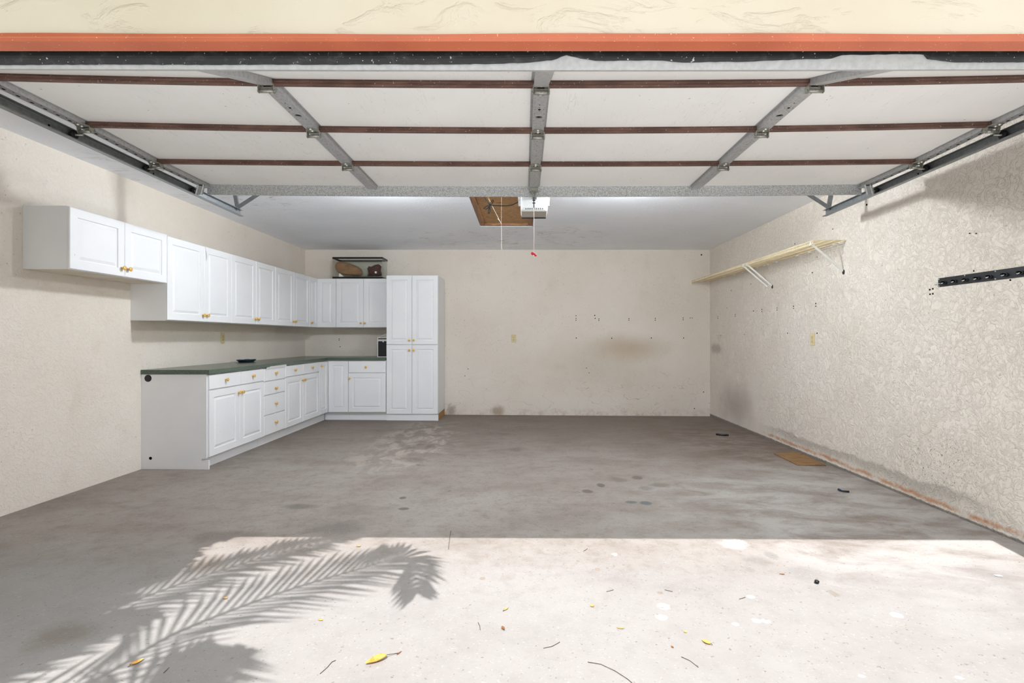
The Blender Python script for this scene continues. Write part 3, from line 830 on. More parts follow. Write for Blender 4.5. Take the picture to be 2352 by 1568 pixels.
# ------------------------------------------------------------------ cabinets
def TL(u, v, w): return (XL + w, u, CZ + v)          # left run: u = distance from the eye, v = height from eye level, w = out from the wall
def TB(u, v, w): return (u, YB - w, CZ + v)          # back run
def hexT(T_, u0, u1, v0, v1, w0, w1, mb=None, mi=0):
    mb = mb or MB()
    return mb.hexa([T_(u0, v0, w0), T_(u1, v0, w0), T_(u1, v0, w1), T_(u0, v0, w1), T_(u0, v1, w0), T_(u1, v1, w0), T_(u1, v1, w1), T_(u0, v1, w1)], mi)
def panel_door(T_, u0, u1, v0, v1, w, frame=0.062, flat=False):
    """a routed thermofoil front: u0..u1 x v0..v1, its back at w"""
    g = 0.002; u0 += g; u1 -= g; v0 += g; v1 -= g
    fr = min(frame, (u1 - u0) * 0.24)
    steps = [(0, 0), (0, 0.014), (0.0035, 0.0185)] if flat else \
            [(0, 0), (0, 0.014), (0.0035, 0.0185), (fr, 0.0185), (fr + 0.003, 0.0085), (fr + 0.009, 0.0085), (fr + 0.030, 0.0175)]
    rings = [[T_(u0 + i, v0 + i, w + d), T_(u1 - i, v0 + i, w + d), T_(u1 - i, v1 - i, w + d), T_(u0 + i, v1 - i, w + d)] for i, d in steps]
    return MB().loft(rings)
kb = MB()
kb.lathe([(0.0095, 0), (0.0075, 0.004), (0.0060, 0.010), (0.0075, 0.014), (0.0135, 0.018), (0.0165, 0.0215), (0.0165, 0.0255), (0.0125, 0.0285), (0.0, 0.029)], (0, 0, 0), 'X', 18)
knob_me = kb.mesh('knob', M['brass'])
def knob(T_, u, v, w, parent):
    return link('knob', knob_me, T_(u, v, w + 0.0185), parent, (0, 0, 0) if T_ is TL else (0, 0, R(-90)))
def front(T_, kind, u0, u1, v0, v1, w, par, ku, kv):
    d = part(kind, panel_door(T_, u0, u1, v0, v1, w, flat=(kind == 'drawer')), M['cab'], par)
    if ku is not None: knob(T_, ku, kv, w, d)
    return d
UT, UB = 0.878, 0.147      # wall cabinets: top and bottom
G = 0.0015
def wall_cab(T_, name, label, u0, u1, v0, v1, splits, depth=0.30, knobs='centre'):
    p = T_((u0 + u1) / 2, v0, depth / 2)
    c_ = thing(name, label, 'cabinet', p, 'white wall cabinets')
    mb = hexT(T_, u0 + G, u1 - G, v0, v1, 0.001, depth)
    hexT(T_, u0 + 0.004, u1 - 0.004, v0 - 0.0012, v0 - 0.0002, 0.004, depth - 0.002, mb, 1)
    part('body', mb, [M['cab'], M['under']], c_)
    ed = [u0] + splits + [u1]; n = len(ed) - 1
    for k in range(n):
        inner = ed[k + 1] if k % 2 == 0 else ed[k]
        ku = inner + (-0.030 if k % 2 == 0 else 0.030)
        front(T_, 'door', ed[k], ed[k + 1], v0 + 0.002, v1 - 0.002, depth + 0.001, c_, ku, v0 + 0.066)
    return c_
wall_cab(TL, 'wall_cabinet', 'short white two-door wall cabinet, nearest to the garage opening', 3.462, 4.412, 0.462, 0.889, [3.942])
cA = wall_cab(TL, 'wall_cabinet', 'tall white left-wall cabinet with peeling foil on one door, beside the short cabinet', 4.414, 5.381, UB, UT, [4.926])
wall_cab(TL, 'wall_cabinet', 'tall white left-wall cabinet in the middle of the row of three', 5.383, 6.335, UB, UT, [5.876])
wall_cab(TL, 'wall_cabinet', 'tall white left-wall cabinet of the three, next to the corner', 6.337, 7.338, UB, UT, [6.839])
wall_cab(TB, 'wall_cabinet', 'white two-door back-wall cabinet under the glass tank', -2.790, -1.966, UB, UT, [-2.383])
# peeling strip of foil at the head of the second door
mb = MB(); w = 0.32
mb.loft([[TL(4.934, 0.872, w), TL(4.975, 0.868, w + 0.001), TL(4.975, 0.868, w + 0.002), TL(4.934, 0.872, w + 0.001)],
         [TL(4.945, 0.80, w + 0.008), TL(4.972, 0.80, w + 0.004), TL(4.972, 0.80, w + 0.005), TL(4.945, 0.80, w + 0.009)],
         [TL(4.948, 0.74, w + 0.004), TL(4.958, 0.74, w + 0.001), TL(4.958, 0.74, w + 0.002), TL(4.948, 0.74, w + 0.005)]])
part('peeling_foil', mb, M['cab'], [o for o in cA.children if o.name.startswith('door')][1])
# corner wall cabinet: L-shaped body with a two-leaf door
cc = thing('corner_wall_cabinet', 'white corner wall cabinet with two narrow leaves and one knob', 'cabinet', (XL + 0.3, YB - 0.3, CZ + UB), 'white wall cabinets')
mb = MB(); pl = [(0.001, 7.340), (0.30, 7.340), (0.30, YB - 0.30), (-2.792 - XL, YB - 0.30), (-2.792 - XL, YB - 0.001), (0.001, YB - 0.001)]
mb.loft([[(XL + a, b, CZ + v) for a, b in pl] for v in (UB, UT)])
part('body', mb, M['cab'], cc)
front(TL, 'door', 7.340, YB - 0.301 - 0.022, UB + 0.002, UT - 0.002, 0.301, cc, 7.395, UB + 0.066)
front(TB, 'door', XL + 0.301 + 0.004, -2.792, UB + 0.002, UT - 0.002, 0.301, cc, None, None)

# base units
CT, CB_ = -0.285, -0.325     # worktop top and underside
DB = -1.063                  # lower edge of doors
DR = -0.468                  # split between drawers and doors
BD = 0.575                   # body depth
def toe(T_, u0, u1, w, par, v1=DB - 0.004, mat='cab', name='toe_kick', th=0.016, w_in=None):
    pts = []
    for v in (None, v1):
        for (u, ww) in ((u0, w - th), (u1, w - th), (u1, w), (u0, w)):
            q = T_(u, 0, ww); z = floor_z(q[0], q[1]) + 0.001 if v is None else CZ + v
            pts.append((q[0], q[1], z))
    return part(name, MB().hexa(pts), M[mat], par)
def base_cab(T_, name, label, u0, u1, cols, depth=BD):
    p = T_((u0 + u1) / 2, 0, depth / 2); p = (p[0], p[1], floor_z(p[0], p[1]))
    c_ = thing(name, label, 'cabinet', p, 'white base cabinets')
    part('body', hexT(T_, u0 + G, u1 - G, DB + 0.001, CB_ - 0.001, 0.001, depth), M['cab'], c_)
    toe(T_, u0 + G, u1 - G, depth - 0.05, c_)
    return c_
b1 = base_cab(TL, 'base_cabinet', 'white base cabinet with two drawers over two doors at the open worktop end', 4.555, 5.512, None)
w = BD + 0.001
front(TL, 'drawer', 4.556, 5.038, DR + 0.003, CB_ - 0.006, w, b1, 4.797, -0.392)
front(TL, 'drawer', 5.038, 5.511, DR + 0.003, CB_ - 0.006, w, b1, 5.275, -0.392)
front(TL, 'door', 4.556, 5.038, DB, DR - 0.003, w, b1, 5.010, -0.535)
front(TL, 'door', 5.038, 5.511, DB, DR - 0.003, w, b1, 5.072, -0.535)
# full height end panel with its two cable holes
ep = MB(); q0 = TL(4.537, 0, 0.001); q1 = TL(4.537, 0, 0.598)
prof = [(0.001, None), (0.596, None), (0.596, DB - 0.022), (0.535, DB - 0.022), (0.535, DB - 0.006), (0.578, DB - 0.006), (0.578, CB_ - 0.001), (0.001, CB_ - 0.001)]
rings = []
for y in (4.537, 4.5545):
    rings.append([(XL + a, y, (floor_z(XL + a, y) + 0.001) if v is None else CZ + v) for a, v in prof])
ep.loft(rings)
part('end_panel', ep, M['cab'], b1)
for a, v, r in ((0.062, (775 - 867) * 4.537 / F - 0.006, 0.031), (0.084, (775 - 1052) * 4.537 / F, 0.013)):
    mb = MB(); mb.lathe([(r, 4.5355), (r, 4.5372)], (XL + a, 0, CZ + v), 'Y', 24)
    ho = part('cable_hole', mb, M['dark'], b1)
    if r > 0.02:
        mb = MB(); mb.lathe([(r * 0.95, 4.5352), (r * 0.8, 4.5340), (r * 0.3, 4.5345), (0.0, 4.5345)], (XL + a - 0.001, 0, CZ + v - 0.001), 'Y', 24)
        part('grommet', mb, M['rail'], ho)
b2 = base_cab(TL, 'drawer_cabinet', 'white four-drawer base cabinet between the two-door base cabinets', 5.514, 6.006, None)
lv = [CB_ - 0.004, DR - 0.010, -0.628, -0.846, DB]
kv = [-0.395, -0.565, -0.735, -0.945]
for k in range(4):
    dr = front(TL, 'drawer', 5.515, 6.005, lv[k + 1] + 0.003, lv[k] - 0.003, w, b2, 5.76, kv[k])
    if k == 0:
        mb = MB(); ww = w + 0.0195
        mb.loft([[TL(u, CB_ + e, 0.6085), TL(u, CB_ + e, 0.6105), TL(u, CB_ - 0.024 + e * 0.3, ww + 0.003), TL(u, CB_ - 0.024 + e * 0.3, ww)] for u, e in ((5.53, -0.016), (5.545, 0.004), (5.60, 0.004), (5.62, 0.010), (5.80, 0.011), (5.99, 0.012), (6.0, 0.006))])
        part('peeling_foil', mb, M['cab'], dr)
b3 = base_cab(TL, 'base_cabinet', 'white base cabinet with two drawers over two doors beside the inner corner', 6.008, 7.008, None)
front(TL, 'drawer', 6.009, 6.482, DR + 0.003, CB_ - 0.006, w, b3, 6.245, -0.392)
front(TL, 'drawer', 6.482, 7.007, DR + 0.003, CB_ - 0.006, w, b3, 6.745, -0.392)
front(TL, 'door', 6.009, 6.482, DB, DR - 0.003, w, b3, 6.452, -0.535)
front(TL, 'door', 6.482, 7.007, DB, DR - 0.003, w, b3, 6.516, -0.535)
# corner base unit
FBX = XL + BD                       # left run body face
FBY = 7.305 + 0.0195                # back run body face
cb = thing('corner_base_cabinet', 'white corner base cabinet with two narrow full-height leaves', 'cabinet', (XL + 0.4, YB - 0.4, floor_z(XL + 0.4, 7.5)), 'white base cabinets')
mb = MB(); pl = [(XL + 0.001, 7.010), (FBX, 7.010), (FBX, FBY), (-2.497, FBY), (-2.497, YB - 0.001), (XL + 0.001, YB - 0.001)]
mb.loft([[(a, b, CZ + v) for a, b in pl] for v in (DB + 0.001, CB_ - 0.001)])
part('body', mb, M['cab'], cb)
front(TL, 'door', 7.010, FBY - 0.022, DB, CB_ - 0.006, w, cb, 7.062, -0.392)
wB = YB - FBY + 0.001
front(TB, 'door', FBX + 0.0225, -2.497, DB, CB_ - 0.006, wB, cb, None, None)
toe(TL, 7.010, FBY + 0.034, BD - 0.05, cb)
toe(TB, FBX - 0.05, -2.497, wB - 0.05, cb)
bb = thing('base_cabinet', 'white back-wall base cabinet with one wide drawer over one wide door', 'cabinet', (-2.23, YB - 0.3, floor_z(-2.23, 7.6)), 'white base cabinets')
part('body', hexT(TB, -2.4955, -1.9665, DB + 0.001, CB_ - 0.001, 0.001, wB - 0.001), M['cab'], bb)
front(TB, 'drawer', -2.495, -1.967, -0.500, CB_ - 0.006, wB, bb, -2.24, -0.418)
front(TB, 'door', -2.495, -1.967, DB, -0.506, wB, bb, -2.474, -0.58)
toe(TB, -2.4955, -1.9665, wB - 0.05, bb)
# worktop: one L-shaped piece
CFX = XL + 0.607; CFY = FBY - 0.032
mb = MB(); pl = [(XL + 0.001, 4.530), (CFX, 4.530), (CFX, CFY), (-1.9675, CFY), (-1.9675, YB - 0.001), (XL + 0.001, YB - 0.001)]
mb.loft([[(a, b, CZ + v) for a, b in pl] for v in (CB_, CT)])
tag(part('worktop', mb, M['counter'], None, 0.003), 'dark green speckled laminate worktop running round the corner', 'worktop')
# tall pantry unit
TX0, TX1, TY = -1.963, -1.224, 7.328
pc = thing('pantry_cabinet', 'tall white four-door pantry cabinet standing on the floor', 'cabinet', ((TX0 + TX1) / 2, 7.64, floor_z(-1.6, 7.6)))
wT = YB - TY - 0.0195
part('body', hexT(TB, TX0 + G, TX1, -1.093, 0.889, 0.001, wT - 0.001), M['cab'], pc)
mid = (TX0 + TX1) / 2 - 0.003
for v0, v1, kv_ in ((-0.101, 0.888, -0.036), (-1.094, -0.104, -0.180)):
    front(TB, 'door', TX0 + G, mid, v0, v1, wT, pc, mid - 0.034, kv_)
    front(TB, 'door', mid, TX1, v0, v1, wT, pc, mid + 0.030, kv_)
toe(TB, TX0 + G, TX1, wT - 0.004, pc, -1.096)
mb = MB()
pts = []
for v in (None, -1.094):
    for x, y in ((TX1 - 0.018, TY + 0.045), (TX1, TY + 0.045), (TX1, YB - 0.002), (TX1 - 0.018, YB - 0.002)):
        pts.append((x, y, floor_z(x, y) + 0.001 if v is None else CZ + v))
part('side_plinth', MB().hexa(pts), M['ply'], pc)['label'] = 'raw wood side of the plinth'

# ------------------------------------------------------------------ things on the worktop and cabinets
tk0, tk1, ty0, ty1, tz0, tz1 = -2.846, -2.10, 7.638, 7.925, CZ + UT + 0.0005, CZ + 1.197
tank = thing('glass_tank', 'small glass tank with black rims on top of the back cabinet', 'tank', ((tk0 + tk1) / 2, (ty0 + ty1) / 2, tz0))
def rim(z0, z1, nm):
    mb = MB(); a = 0.014
    mb.box(tk0, tk1, ty0, ty0 + a, z0, z1); mb.box(tk0, tk1, ty1 - a, ty1, z0, z1); mb.box(tk0, tk0 + a, ty0 + a, ty1 - a, z0, z1); mb.box(tk1 - a, tk1, ty0 + a, ty1 - a, z0, z1)
    if nm == 'bottom_rim': mb.box(tk0 + a, tk1 - a, ty0 + a, ty1 - a, z0 + 0.008, z0 + 0.014)
    part(nm, mb, M['case'], tank)
rim(tz0, tz0 + 0.026, 'bottom_rim'); rim(tz1 - 0.026, tz1, 'top_rim')
for b in ((tk0 + 0.003, tk1 - 0.003, ty0 + 0.003, ty0 + 0.008), (tk0 + 0.003, tk1 - 0.003, ty1 - 0.008, ty1 - 0.003), (tk0 + 0.003, tk0 + 0.008, ty0 + 0.008, ty1 - 0.008), (tk1 - 0.008, tk1 - 0.003, ty0 + 0.008, ty1 - 0.008)):
    mb = MB(); mb.box(*b, tz0 + 0.015, tz1 - 0.012)
    part('glass_pane', mb, M['glass'], tank)
def rock(name, label, prof, yc, depth, mat, seed, base_z, jit=0.006):
    """a lump whose outline follows prof (x, z), rounded front to back"""
    rnd = random.Random(seed); n = len(prof)
    cx_ = sum(p[0] for p in prof) / n; cz_ = sum(p[1] for p in prof) / n
    rings = []
    for k in range(9):
        a = -math.pi / 2 + math.pi * k / 8; sc_ = max(0.12, math.cos(a) ** 0.4)
        ring = []
        for x, z in prof:
            j = jit * (1 if 0 < k < 8 else 0)
            ring.append((cx_ + (x - cx_) * sc_ + rnd.uniform(-j, j), yc + depth / 2 * math.sin(a) + rnd.uniform(-j, j), max(base_z, cz_ + (z - cz_) * sc_ + rnd.uniform(-j, j))))
        rings.append(ring)
    mb = MB(); mb.loft(rings, 0, True)
    o = part(name, mb, mat)
    if seed == 3:
        sb = o.modifiers.new('subdivision', 'SUBSURF'); sb.levels = 1; sb.render_levels = 1
    return tag(o, label, 'rock')
YR = 7.77
def rp(l): return [(wpt(740 + a * 180 / 2352, 570 + b * 180 / 2352, YR).x, wpt(740 + a * 180 / 2352, 570 + b * 180 / 2352, YR).z) for a, b in l]
FZ = tz0 + 0.015
rock('stone', 'long tan brown stone leaning in the glass tank', rp([(390, 560), (410, 450), (500, 385), (620, 430), (820, 450), (1000, 520), (1180, 590), (1225, 720), (1200, 830), (1000, 835), (820, 815), (640, 790), (500, 760), (430, 670)]), YR - 0.01, 0.17, M['rock_tan'], 3, FZ)
dk = rock('stone', 'jagged dark red-brown stone in the glass tank', rp([(1375, 835), (1390, 740), (1370, 620), (1400, 555), (1500, 560), (1600, 510), (1700, 480), (1775, 550), (1750, 640), (1775, 740), (1790, 835), (1600, 840)]), YR - 0.01, 0.13, M['rock_dark'], 5, FZ, 0.008)
mb = MB(); q = wpt(740 + 1605 * 180 / 2352, 570 + 720 * 180 / 2352, YR - 0.085); mb.box(q.x - 0.013, q.x + 0.013, q.y, q.y + 0.02, q.z - 0.014, q.z + 0.014)
part('white_fleck', mb, M['paper'], dk)
mb = MB(); q0 = wpt(740 + 515 * 180 / 2352, 570 + 800 * 180 / 2352, 7.70); q1 = wpt(740 + 940 * 180 / 2352, 570 + 825 * 180 / 2352, 7.70)
mb.loft([[(q0.x, 7.67, FZ), (q0.x, 7.73, FZ), (q0.x + 0.01, 7.73, q0.z + 0.022), (q0.x + 0.01, 7.67, q0.z + 0.022)], [((q0.x * 2 + q1.x) / 3, 7.67, FZ), ((q0.x * 2 + q1.x) / 3, 7.73, FZ), ((q0.x * 2 + q1.x) / 3, 7.73, FZ + 0.016), ((q0.x * 2 + q1.x) / 3, 7.67, FZ + 0.016)],
         [(q1.x, 7.67, FZ), (q1.x, 7.73, FZ), (q1.x, 7.73, FZ + 0.004), (q1.x, 7.67, FZ + 0.004)]])
tag(part('paper_scrap', mb, M['paper']), 'white scrap of paper under the long stone in the tank', 'paper')

# black case with bright edging, half hidden by the pantry
cs = thing('equipment_case', 'black case with silver edging on the worktop beside the pantry', 'case', (-1.99, 7.60, CZ + CT))
ex0, ex1, ey0, ey1, ez0 = -2.115, -1.9695, 7.42, 7.80, CZ + CT + 0.001
eT = ez0 + 0.285
mb = MB(); mb.box(ex0 + 0.004, ex1, ey0 + 0.004, ey1, ez0 + 0.004, ez0 + 0.240); mb.box(ex0 + 0.004, ex1, ey0 + 0.004, ey1, ez0 + 0.252, eT - 0.006)
part('shell', mb, M['case'], cs)
mb = MB(); a = 0.011
for z0_, z1_ in ((ez0, ez0 + a), (ez0 + 0.232, ez0 + 0.243), (ez0 + 0.248, ez0 + 0.259), (eT - 0.010, eT)):
    mb.box(ex0, ex1, ey0, ey0 + a, z0_, z1_); mb.box(ex0, ex0 + a, ey0 + a, ey1, z0_, z1_)
mb.box(ex0, ex0 + a, ey0, ey0 + a, ez0 + a, ez0 + 0.232); mb.box(ex0, ex0 + a, ey0, ey0 + a, ez0 + 0.259, eT - 0.01)
part('edging', mb, M['alu'], cs)
mb = MB(); mb.bar((ex0 + 0.02, ey0 + 0.05, eT + 0.003), (ex1 - 0.005, ey0 + 0.05, eT + 0.07), 0.006, 0.014, (0, 1, 0)); mb.bar((ex0 + 0.06, ey0 + 0.052, eT + 0.002), (ex1 - 0.005, ey0 + 0.052, eT + 0.035), 0.004, 0.01, (0, 1, 0))
part('handle', mb, M['alu'], cs)
mb = MB(); mb.lathe([(0.012, ey0 - 0.001), (0.010, ey0 - 0.006), (0.0, ey0 - 0.007)], (ex0 + 0.085, 0, ez0 + 0.225), 'Y', 14)
part('latch', mb, M['alu'], cs)
mb = MB(); mb.box(ex0 - 0.035, ex0 + 0.03, ey0 + 0.01, ey0 + 0.16, eT + 0.0005, eT + 0.005)
part('loose_sheet', mb, M['alu'], cs)
# flat dark blue tray near the wall on the worktop
q = Vector(((566 - VX) * 6.05 / F + 0.0, 6.05, CZ + CT))
q.x = XL + 0.16
q.y = -q.x * F / (VX - 566)
mb = MB(); rings = []
for r, h in ((0.06, 0.001), (0.09, 0.001), (0.112, 0.020), (0.120, 0.024), (0.122, 0.030), (0.112, 0.030), (0.085, 0.022), (0.0, 0.021)):
    rings.append([(q.x + 0.75 * r * math.cos(2 * math.pi * k / 24) * (1 + 0.06 * math.sin(3 * k)), q.y + r * 1.1 * math.sin(2 * math.pi * k / 24), q.z + h + 0.002 * math.sin(k * 1.7) * (h > 0.01)) for k in range(24)])
mb.loft(rings)
tag(part('tray', mb, M['bluegrey']), 'small dark blue tray on the worktop under the wall outlet', 'tray')

# ------------------------------------------------------------------ outlets
def outlet(label, side, px, py):
    if side == 'right': Y = XR * F / (px - VX)
    elif side == 'left': Y = XL * F / (px - VX)
    else: Y = YB
    p = wpt(px, py, Y)
    def TT(u, v, w):
        if side == 'right': return (XR - w, p.y + u, p.z + v)
        if side == 'left': return (XL + w, p.y + u, p.z + v)
        return (p.x + u, YB - w, p.z + v)
    o = thing('wall_outlet', label, 'outlet', TT(0, 0, 0), 'wall outlets')
    mb = MB(); rg = []
    for i, d in ((0, 0.0005), (0, 0.004), (0.004, 0.0065)):
        rg.append([TT(-0.037 + i, -0.060 + i, d), TT(0.037 - i, -0.060 + i, d), TT(0.037 - i, 0.060 - i, d), TT(-0.037 + i, 0.060 - i, d)])
    mb.loft(rg); part('cover_plate', mb, M['ivory'], o)
    for vc in (-0.021, 0.021):
        mb = MB(); rg = []
        for d, k in ((0.0066, 1.0), (0.0085, 0.95)):
            rg.append([TT(0.0165 * k * math.cos(2 * math.pi * a / 20), vc + max(-0.0135, min(0.0135, 0.0165 * math.sin(2 * math.pi * a / 20))) * k, d) for a in range(20)])
        mb.loft(rg); r = part('receptacle', mb, M['ivory'], o)
        for u, v, a, b in ((-0.006, vc + 0.003, 0.0014, 0.0045), (0.006, vc + 0.003, 0.0014, 0.0045), (0, vc - 0.0075, 0.0025, 0.0025)):
            part('slot', hexT(lambda x, y, z: TT(x, y, z), u - a, u + a, v - b, v + b, 0.0086, 0.0090), M['dark'], r)
    mb = MB()
    mb.loft([[TT(0.003 * math.cos(2 * math.pi * a / 10), 0.003 * math.sin(2 * math.pi * a / 10), d) for a in range(10)] for d in (0.0066, 0.008)])
    part('screw', mb, M['hinge'], o)
outlet('ivory outlet on the right wall below the wire shelf', 'right', 1867, 779)
outlet('ivory outlet on the back wall right of the pantry', 'back', 1180, 777)
outlet('ivory outlet on the left wall above the worktop', 'left', 511, 776)

# ------------------------------------------------------------------ wire shelf on the right wall
SH, SX0 = CZ + 0.872, 2.59
S0, S1 = 4.60, YB - 0.012
sh = thing('wire_shelf', 'long yellowed wire shelf with white braces on the right wall', 'shelf', ((SX0 + XR) / 2, 6.2, SH - 0.03))
mb = MB(); ny = 134
for k in range(ny + 1):
    y = S0 + (S1 - S0) * k / ny
    mb.tube([(XR - 0.010, y, SH), (SX0 + 0.004, y, SH), (SX0, y, SH - 0.004), (SX0, y, SH - 0.030)], 0.0024, 5)
o = part('cross_wires', mb, M['wire'], sh); o['kind'] = 'stuff'
for x, z in ((SX0 - 0.0035, SH - 0.004), (SX0 - 0.0035, SH - 0.030), (SX0 + 0.10, SH - 0.005), (SX0 + 0.19, SH - 0.005), (XR - 0.014, SH - 0.005)):
    mb = MB(); mb.tube([(x, S0 - 0.008, z), (x, S1, z)], 0.0034, 7)
    part('long_rod', mb, M['wire'], sh)
for px in (1933, 1920, 1862, 1834, 1786, 1766, 1758, 1741, 1708, 1688, 1665):
    Y = XR * F / (px - VX)
    mb = MB(); mb.box(XR - 0.022, XR - 0.0005, Y - 0.010, Y + 0.010, SH - 0.022, SH - 0.008); mb.lathe([(0.006, -0.026), (0.006, -0.020)], (XR, Y, SH - 0.015), 'X', 8)
    part('wall_clip', mb, M['white_plastic'], sh)
def brace(y, foot=True):
    mb = MB(); a = Vector((SX0 + 0.003, y, SH - 0.030)); b = Vector((XR - 0.006, y + 0.003, CZ + 0.600))
    mb.bar(a, b, 0.016, 0.010, (0, 1, 0)); mb.box(SX0 - 0.010, SX0 + 0.010, y - 0.009, y + 0.009, SH - 0.040, SH - 0.012)
    br = part('brace', mb, M['white_plastic'], sh)
    mb = MB(); rg = [[(XR - d, y + 0.014 * math.cos(2 * math.pi * k / 16), CZ + 0.590 + 0.022 * math.sin(2 * math.pi * k / 16)) for k in range(16)] for d in (0.0005, 0.006)]
    mb.loft(rg)
    if foot: part('foot_plate', mb, M['rail'], br)
brace(4.628); brace(5.955); brace(6.065, False)
mb = MB(); mb.box(SX0 - 0.012, SX0 + 0.015, YB - 0.012, YB - 0.0005, SH - 0.045, SH + 0.008)
part('end_bracket', mb, M['wire'], sh)

# ------------------------------------------------------------------ black tool rail
RY1, RY0 = 3.570, 2.50
rl = thing('tool_rail', 'black steel tool hanging rail with hooks on the right wall', 'tool rail', (XR - 0.01, 3.1, CZ + 0.35))
mb = MB(); mb.box(XR - 0.004, XR - 0.0008, RY0, RY1, CZ + 0.350, CZ + 0.411)
part('back_plate', mb, M['rail'], rl, 0.001)
hk = MB(); n = 16
def ov(a, b, d): return [(-d, a * math.cos(2 * math.pi * k / n), b * math.sin(2 * math.pi * k / n)) for k in range(n)]
hk.loft([ov(0.025, 0.0125, 0.0), ov(0.025, 0.0125, 0.010), ov(0.021, 0.009, 0.010), ov(0.021, 0.009, 0.002)], 0, False, False)
hk.loft([ov(0.0208, 0.0088, 0.0012), ov(0.0208, 0.0088, 0.0016)], 1)
hk.tube([(-0.006, 0.018, -0.004), (-0.014, 0.006, -0.008), (-0.016, -0.010, -0.002)], 0.003, 6, 2)
hk_me = hk.mesh('hook_loop', [M['rail'], M['dark'], M['alu']])
for k, y in enumerate((3.518, 3.434, 3.348, 3.262, 3.176, 3.073, 2.976, 2.89, 2.80, 2.71, 2.62)):
    link('hook_loop', hk_me, (XR - 0.004, y, CZ + 0.377), rl, (R(8), 0, 0))
rv = MB(); rv.lathe([(0.0045, -0.0001), (0.004, -0.003), (0.0, -0.0036)], (0, 0, 0), 'X', 10)
rv_me = rv.mesh('rivet', M['bolt'])
for y, v in ((3.560, 0.403), (3.560, 0.356), (3.352, 0.404), (3.135, 0.404), (3.135, 0.358), (2.90, 0.404), (2.66, 0.358)):
    link('rivet', rv_me, (XR - 0.004, y, CZ + v), rl)
mb = MB(); mb.tube([(XR - 0.006, 3.545, CZ + 0.374), (XR - 0.008, 3.575, CZ + 0.372), (XR - 0.004, 3.592, CZ + 0.370)], [0.002, 0.002, 0.004], 6)
part('peg', mb, M['alu'], rl)

# ------------------------------------------------------------------ things on the floor
# hardboard offcut by the right wall
P = [fpt(1776, 1042), fpt(1832, 1069), fpt(1898, 1070), fpt(1835, 1040)]
P[2].x = min(P[2].x, XR - 0.01); P[3].x = min(P[3].x, XR - 0.01)
mb = MB(); mb.hexa([tuple(p + Vector((0, 0, 0.001))) for p in P] + [tuple(p + Vector((0, 0, 0.009))) for p in P])
tag(part('hardboard_offcut', mb, M['hardboard'], None, 0.002), 'dirty brown hardboard offcut lying against the right wall', 'board')
def stick(label, pts, r, mat, cat='debris', name='stick'):
    w = []
    for px, py in pts:
        p = fpt(px, py); w.append(p + Vector((0, 0, (r if not isinstance(r, (list, tuple)) else max(r)) + 0.0008)))
    mb = MB(); mb.tube(w, r, 7)
    return tag(part(name, mb, mat), label, cat)
stick('short dark rod on the floor near the right back corner', [(1645, 999), (1660, 1001), (1673, 1001)], 0.012, M['rail'], 'rod', 'rod')
p = fpt(1938, 1130)
mb = MB(); mb.tube([fpt(1926, 1127) + Vector((0, 0, 0.012)), fpt(1934, 1130) + Vector((0, 0, 0.010)), fpt(1950, 1131) + Vector((0, 0, 0.008))], [0.010, 0.006, 0.0075], 8)
tag(part('broken_clip', mb, M['bluegrey']), 'dark blue plastic scrap on the floor near the hardboard offcut', 'scrap')
p = fpt(1876, 1340)
mb = MB(); rnd = random.Random(4); rings = []
for k in range(6):
    a = -math.pi / 2 + math.pi * k / 5; rr = max(0.002, 0.012 * math.cos(a))
    rings.append([(p.x + (rr + rnd.uniform(-0.002, 0.002)) * math.cos(2 * math.pi * j / 9), p.y + (rr * 0.9 + rnd.uniform(-0.002, 0.002)) * math.sin(2 * math.pi * j / 9), p.z + 0.0095 + 0.009 * math.sin(a)) for j in range(9)])
mb.loft(rings, 0, True); tag(part('pebble', mb, M['case']), 'small black lump on the sunlit floor', 'pebble')

def leaf(label, px, py, length, width, ang, mat, fold=0.5, curl=0.25, stem=0.25, roll=0.0, group='fallen leaves on the floor'):
    """a dry leaf: blade folded along the midrib and curled, with its stalk"""
    p = fpt(px, py); n = 10; rows = []
    for k in range(n + 1):
        s = k / n; wd = width / 2 * (math.sin(math.pi * s ** 0.8) ** 0.8 + 0.02)
        z = curl * length * (s - 0.5) ** 2 * 1.6
        y = (s - 0.5) * length
        rows.append([(-wd * math.cos(fold), y, z + wd * math.sin(fold) * (1 + roll)), (-wd * 0.5 * math.cos(fold * 0.7), y, z + wd * 0.5 * math.sin(fold * 0.6)), (0, y, z), (wd * 0.5 * math.cos(fold * 0.7), y, z + wd * 0.5 * math.sin(fold * 0.6)), (wd * math.cos(fold), y, z + wd * math.sin(fold))])
    mb = MB(); mb.loft(rows, 0, True, False, False)
    Rm = Matrix.Rotation(ang, 4, 'Z')
    lo = min(v[2] for v in mb.v)
    mb.v = [tuple(p + (Rm @ Vector(v)) + Vector((0, 0, 0.0015 - lo))) for v in mb.v]
    o = part('fallen_leaf', mb, mat, None, recalc=False)
    so = o.modifiers.new('thickness', 'SOLIDIFY'); so.thickness = 0.0006
    tag(o, label, 'leaf', group)
    if stem:
        e = length / 2
        pts = [p + (Rm @ Vector((0, -e * 0.98, 0))) + Vector((0, 0, 0.0025 - lo + curl * length * 0.4)), p + (Rm @ Vector((0.004, -e - length * stem * 0.5, 0))) + Vector((0, 0, 0.004)), p + (Rm @ Vector((0.0, -e - length * stem, 0))) + Vector((0, 0, 0.0025))]
        m2 = MB(); m2.tube(pts, 0.0011, 5)
        part('leaf_stalk', m2, M['twig'], o)
    return o
leaf('large curled golden leaf at the front of the sunlit floor', 864, 1519, 0.082, 0.040, R(125), M['leaf_gold'], 0.75, 0.25, 0.5)
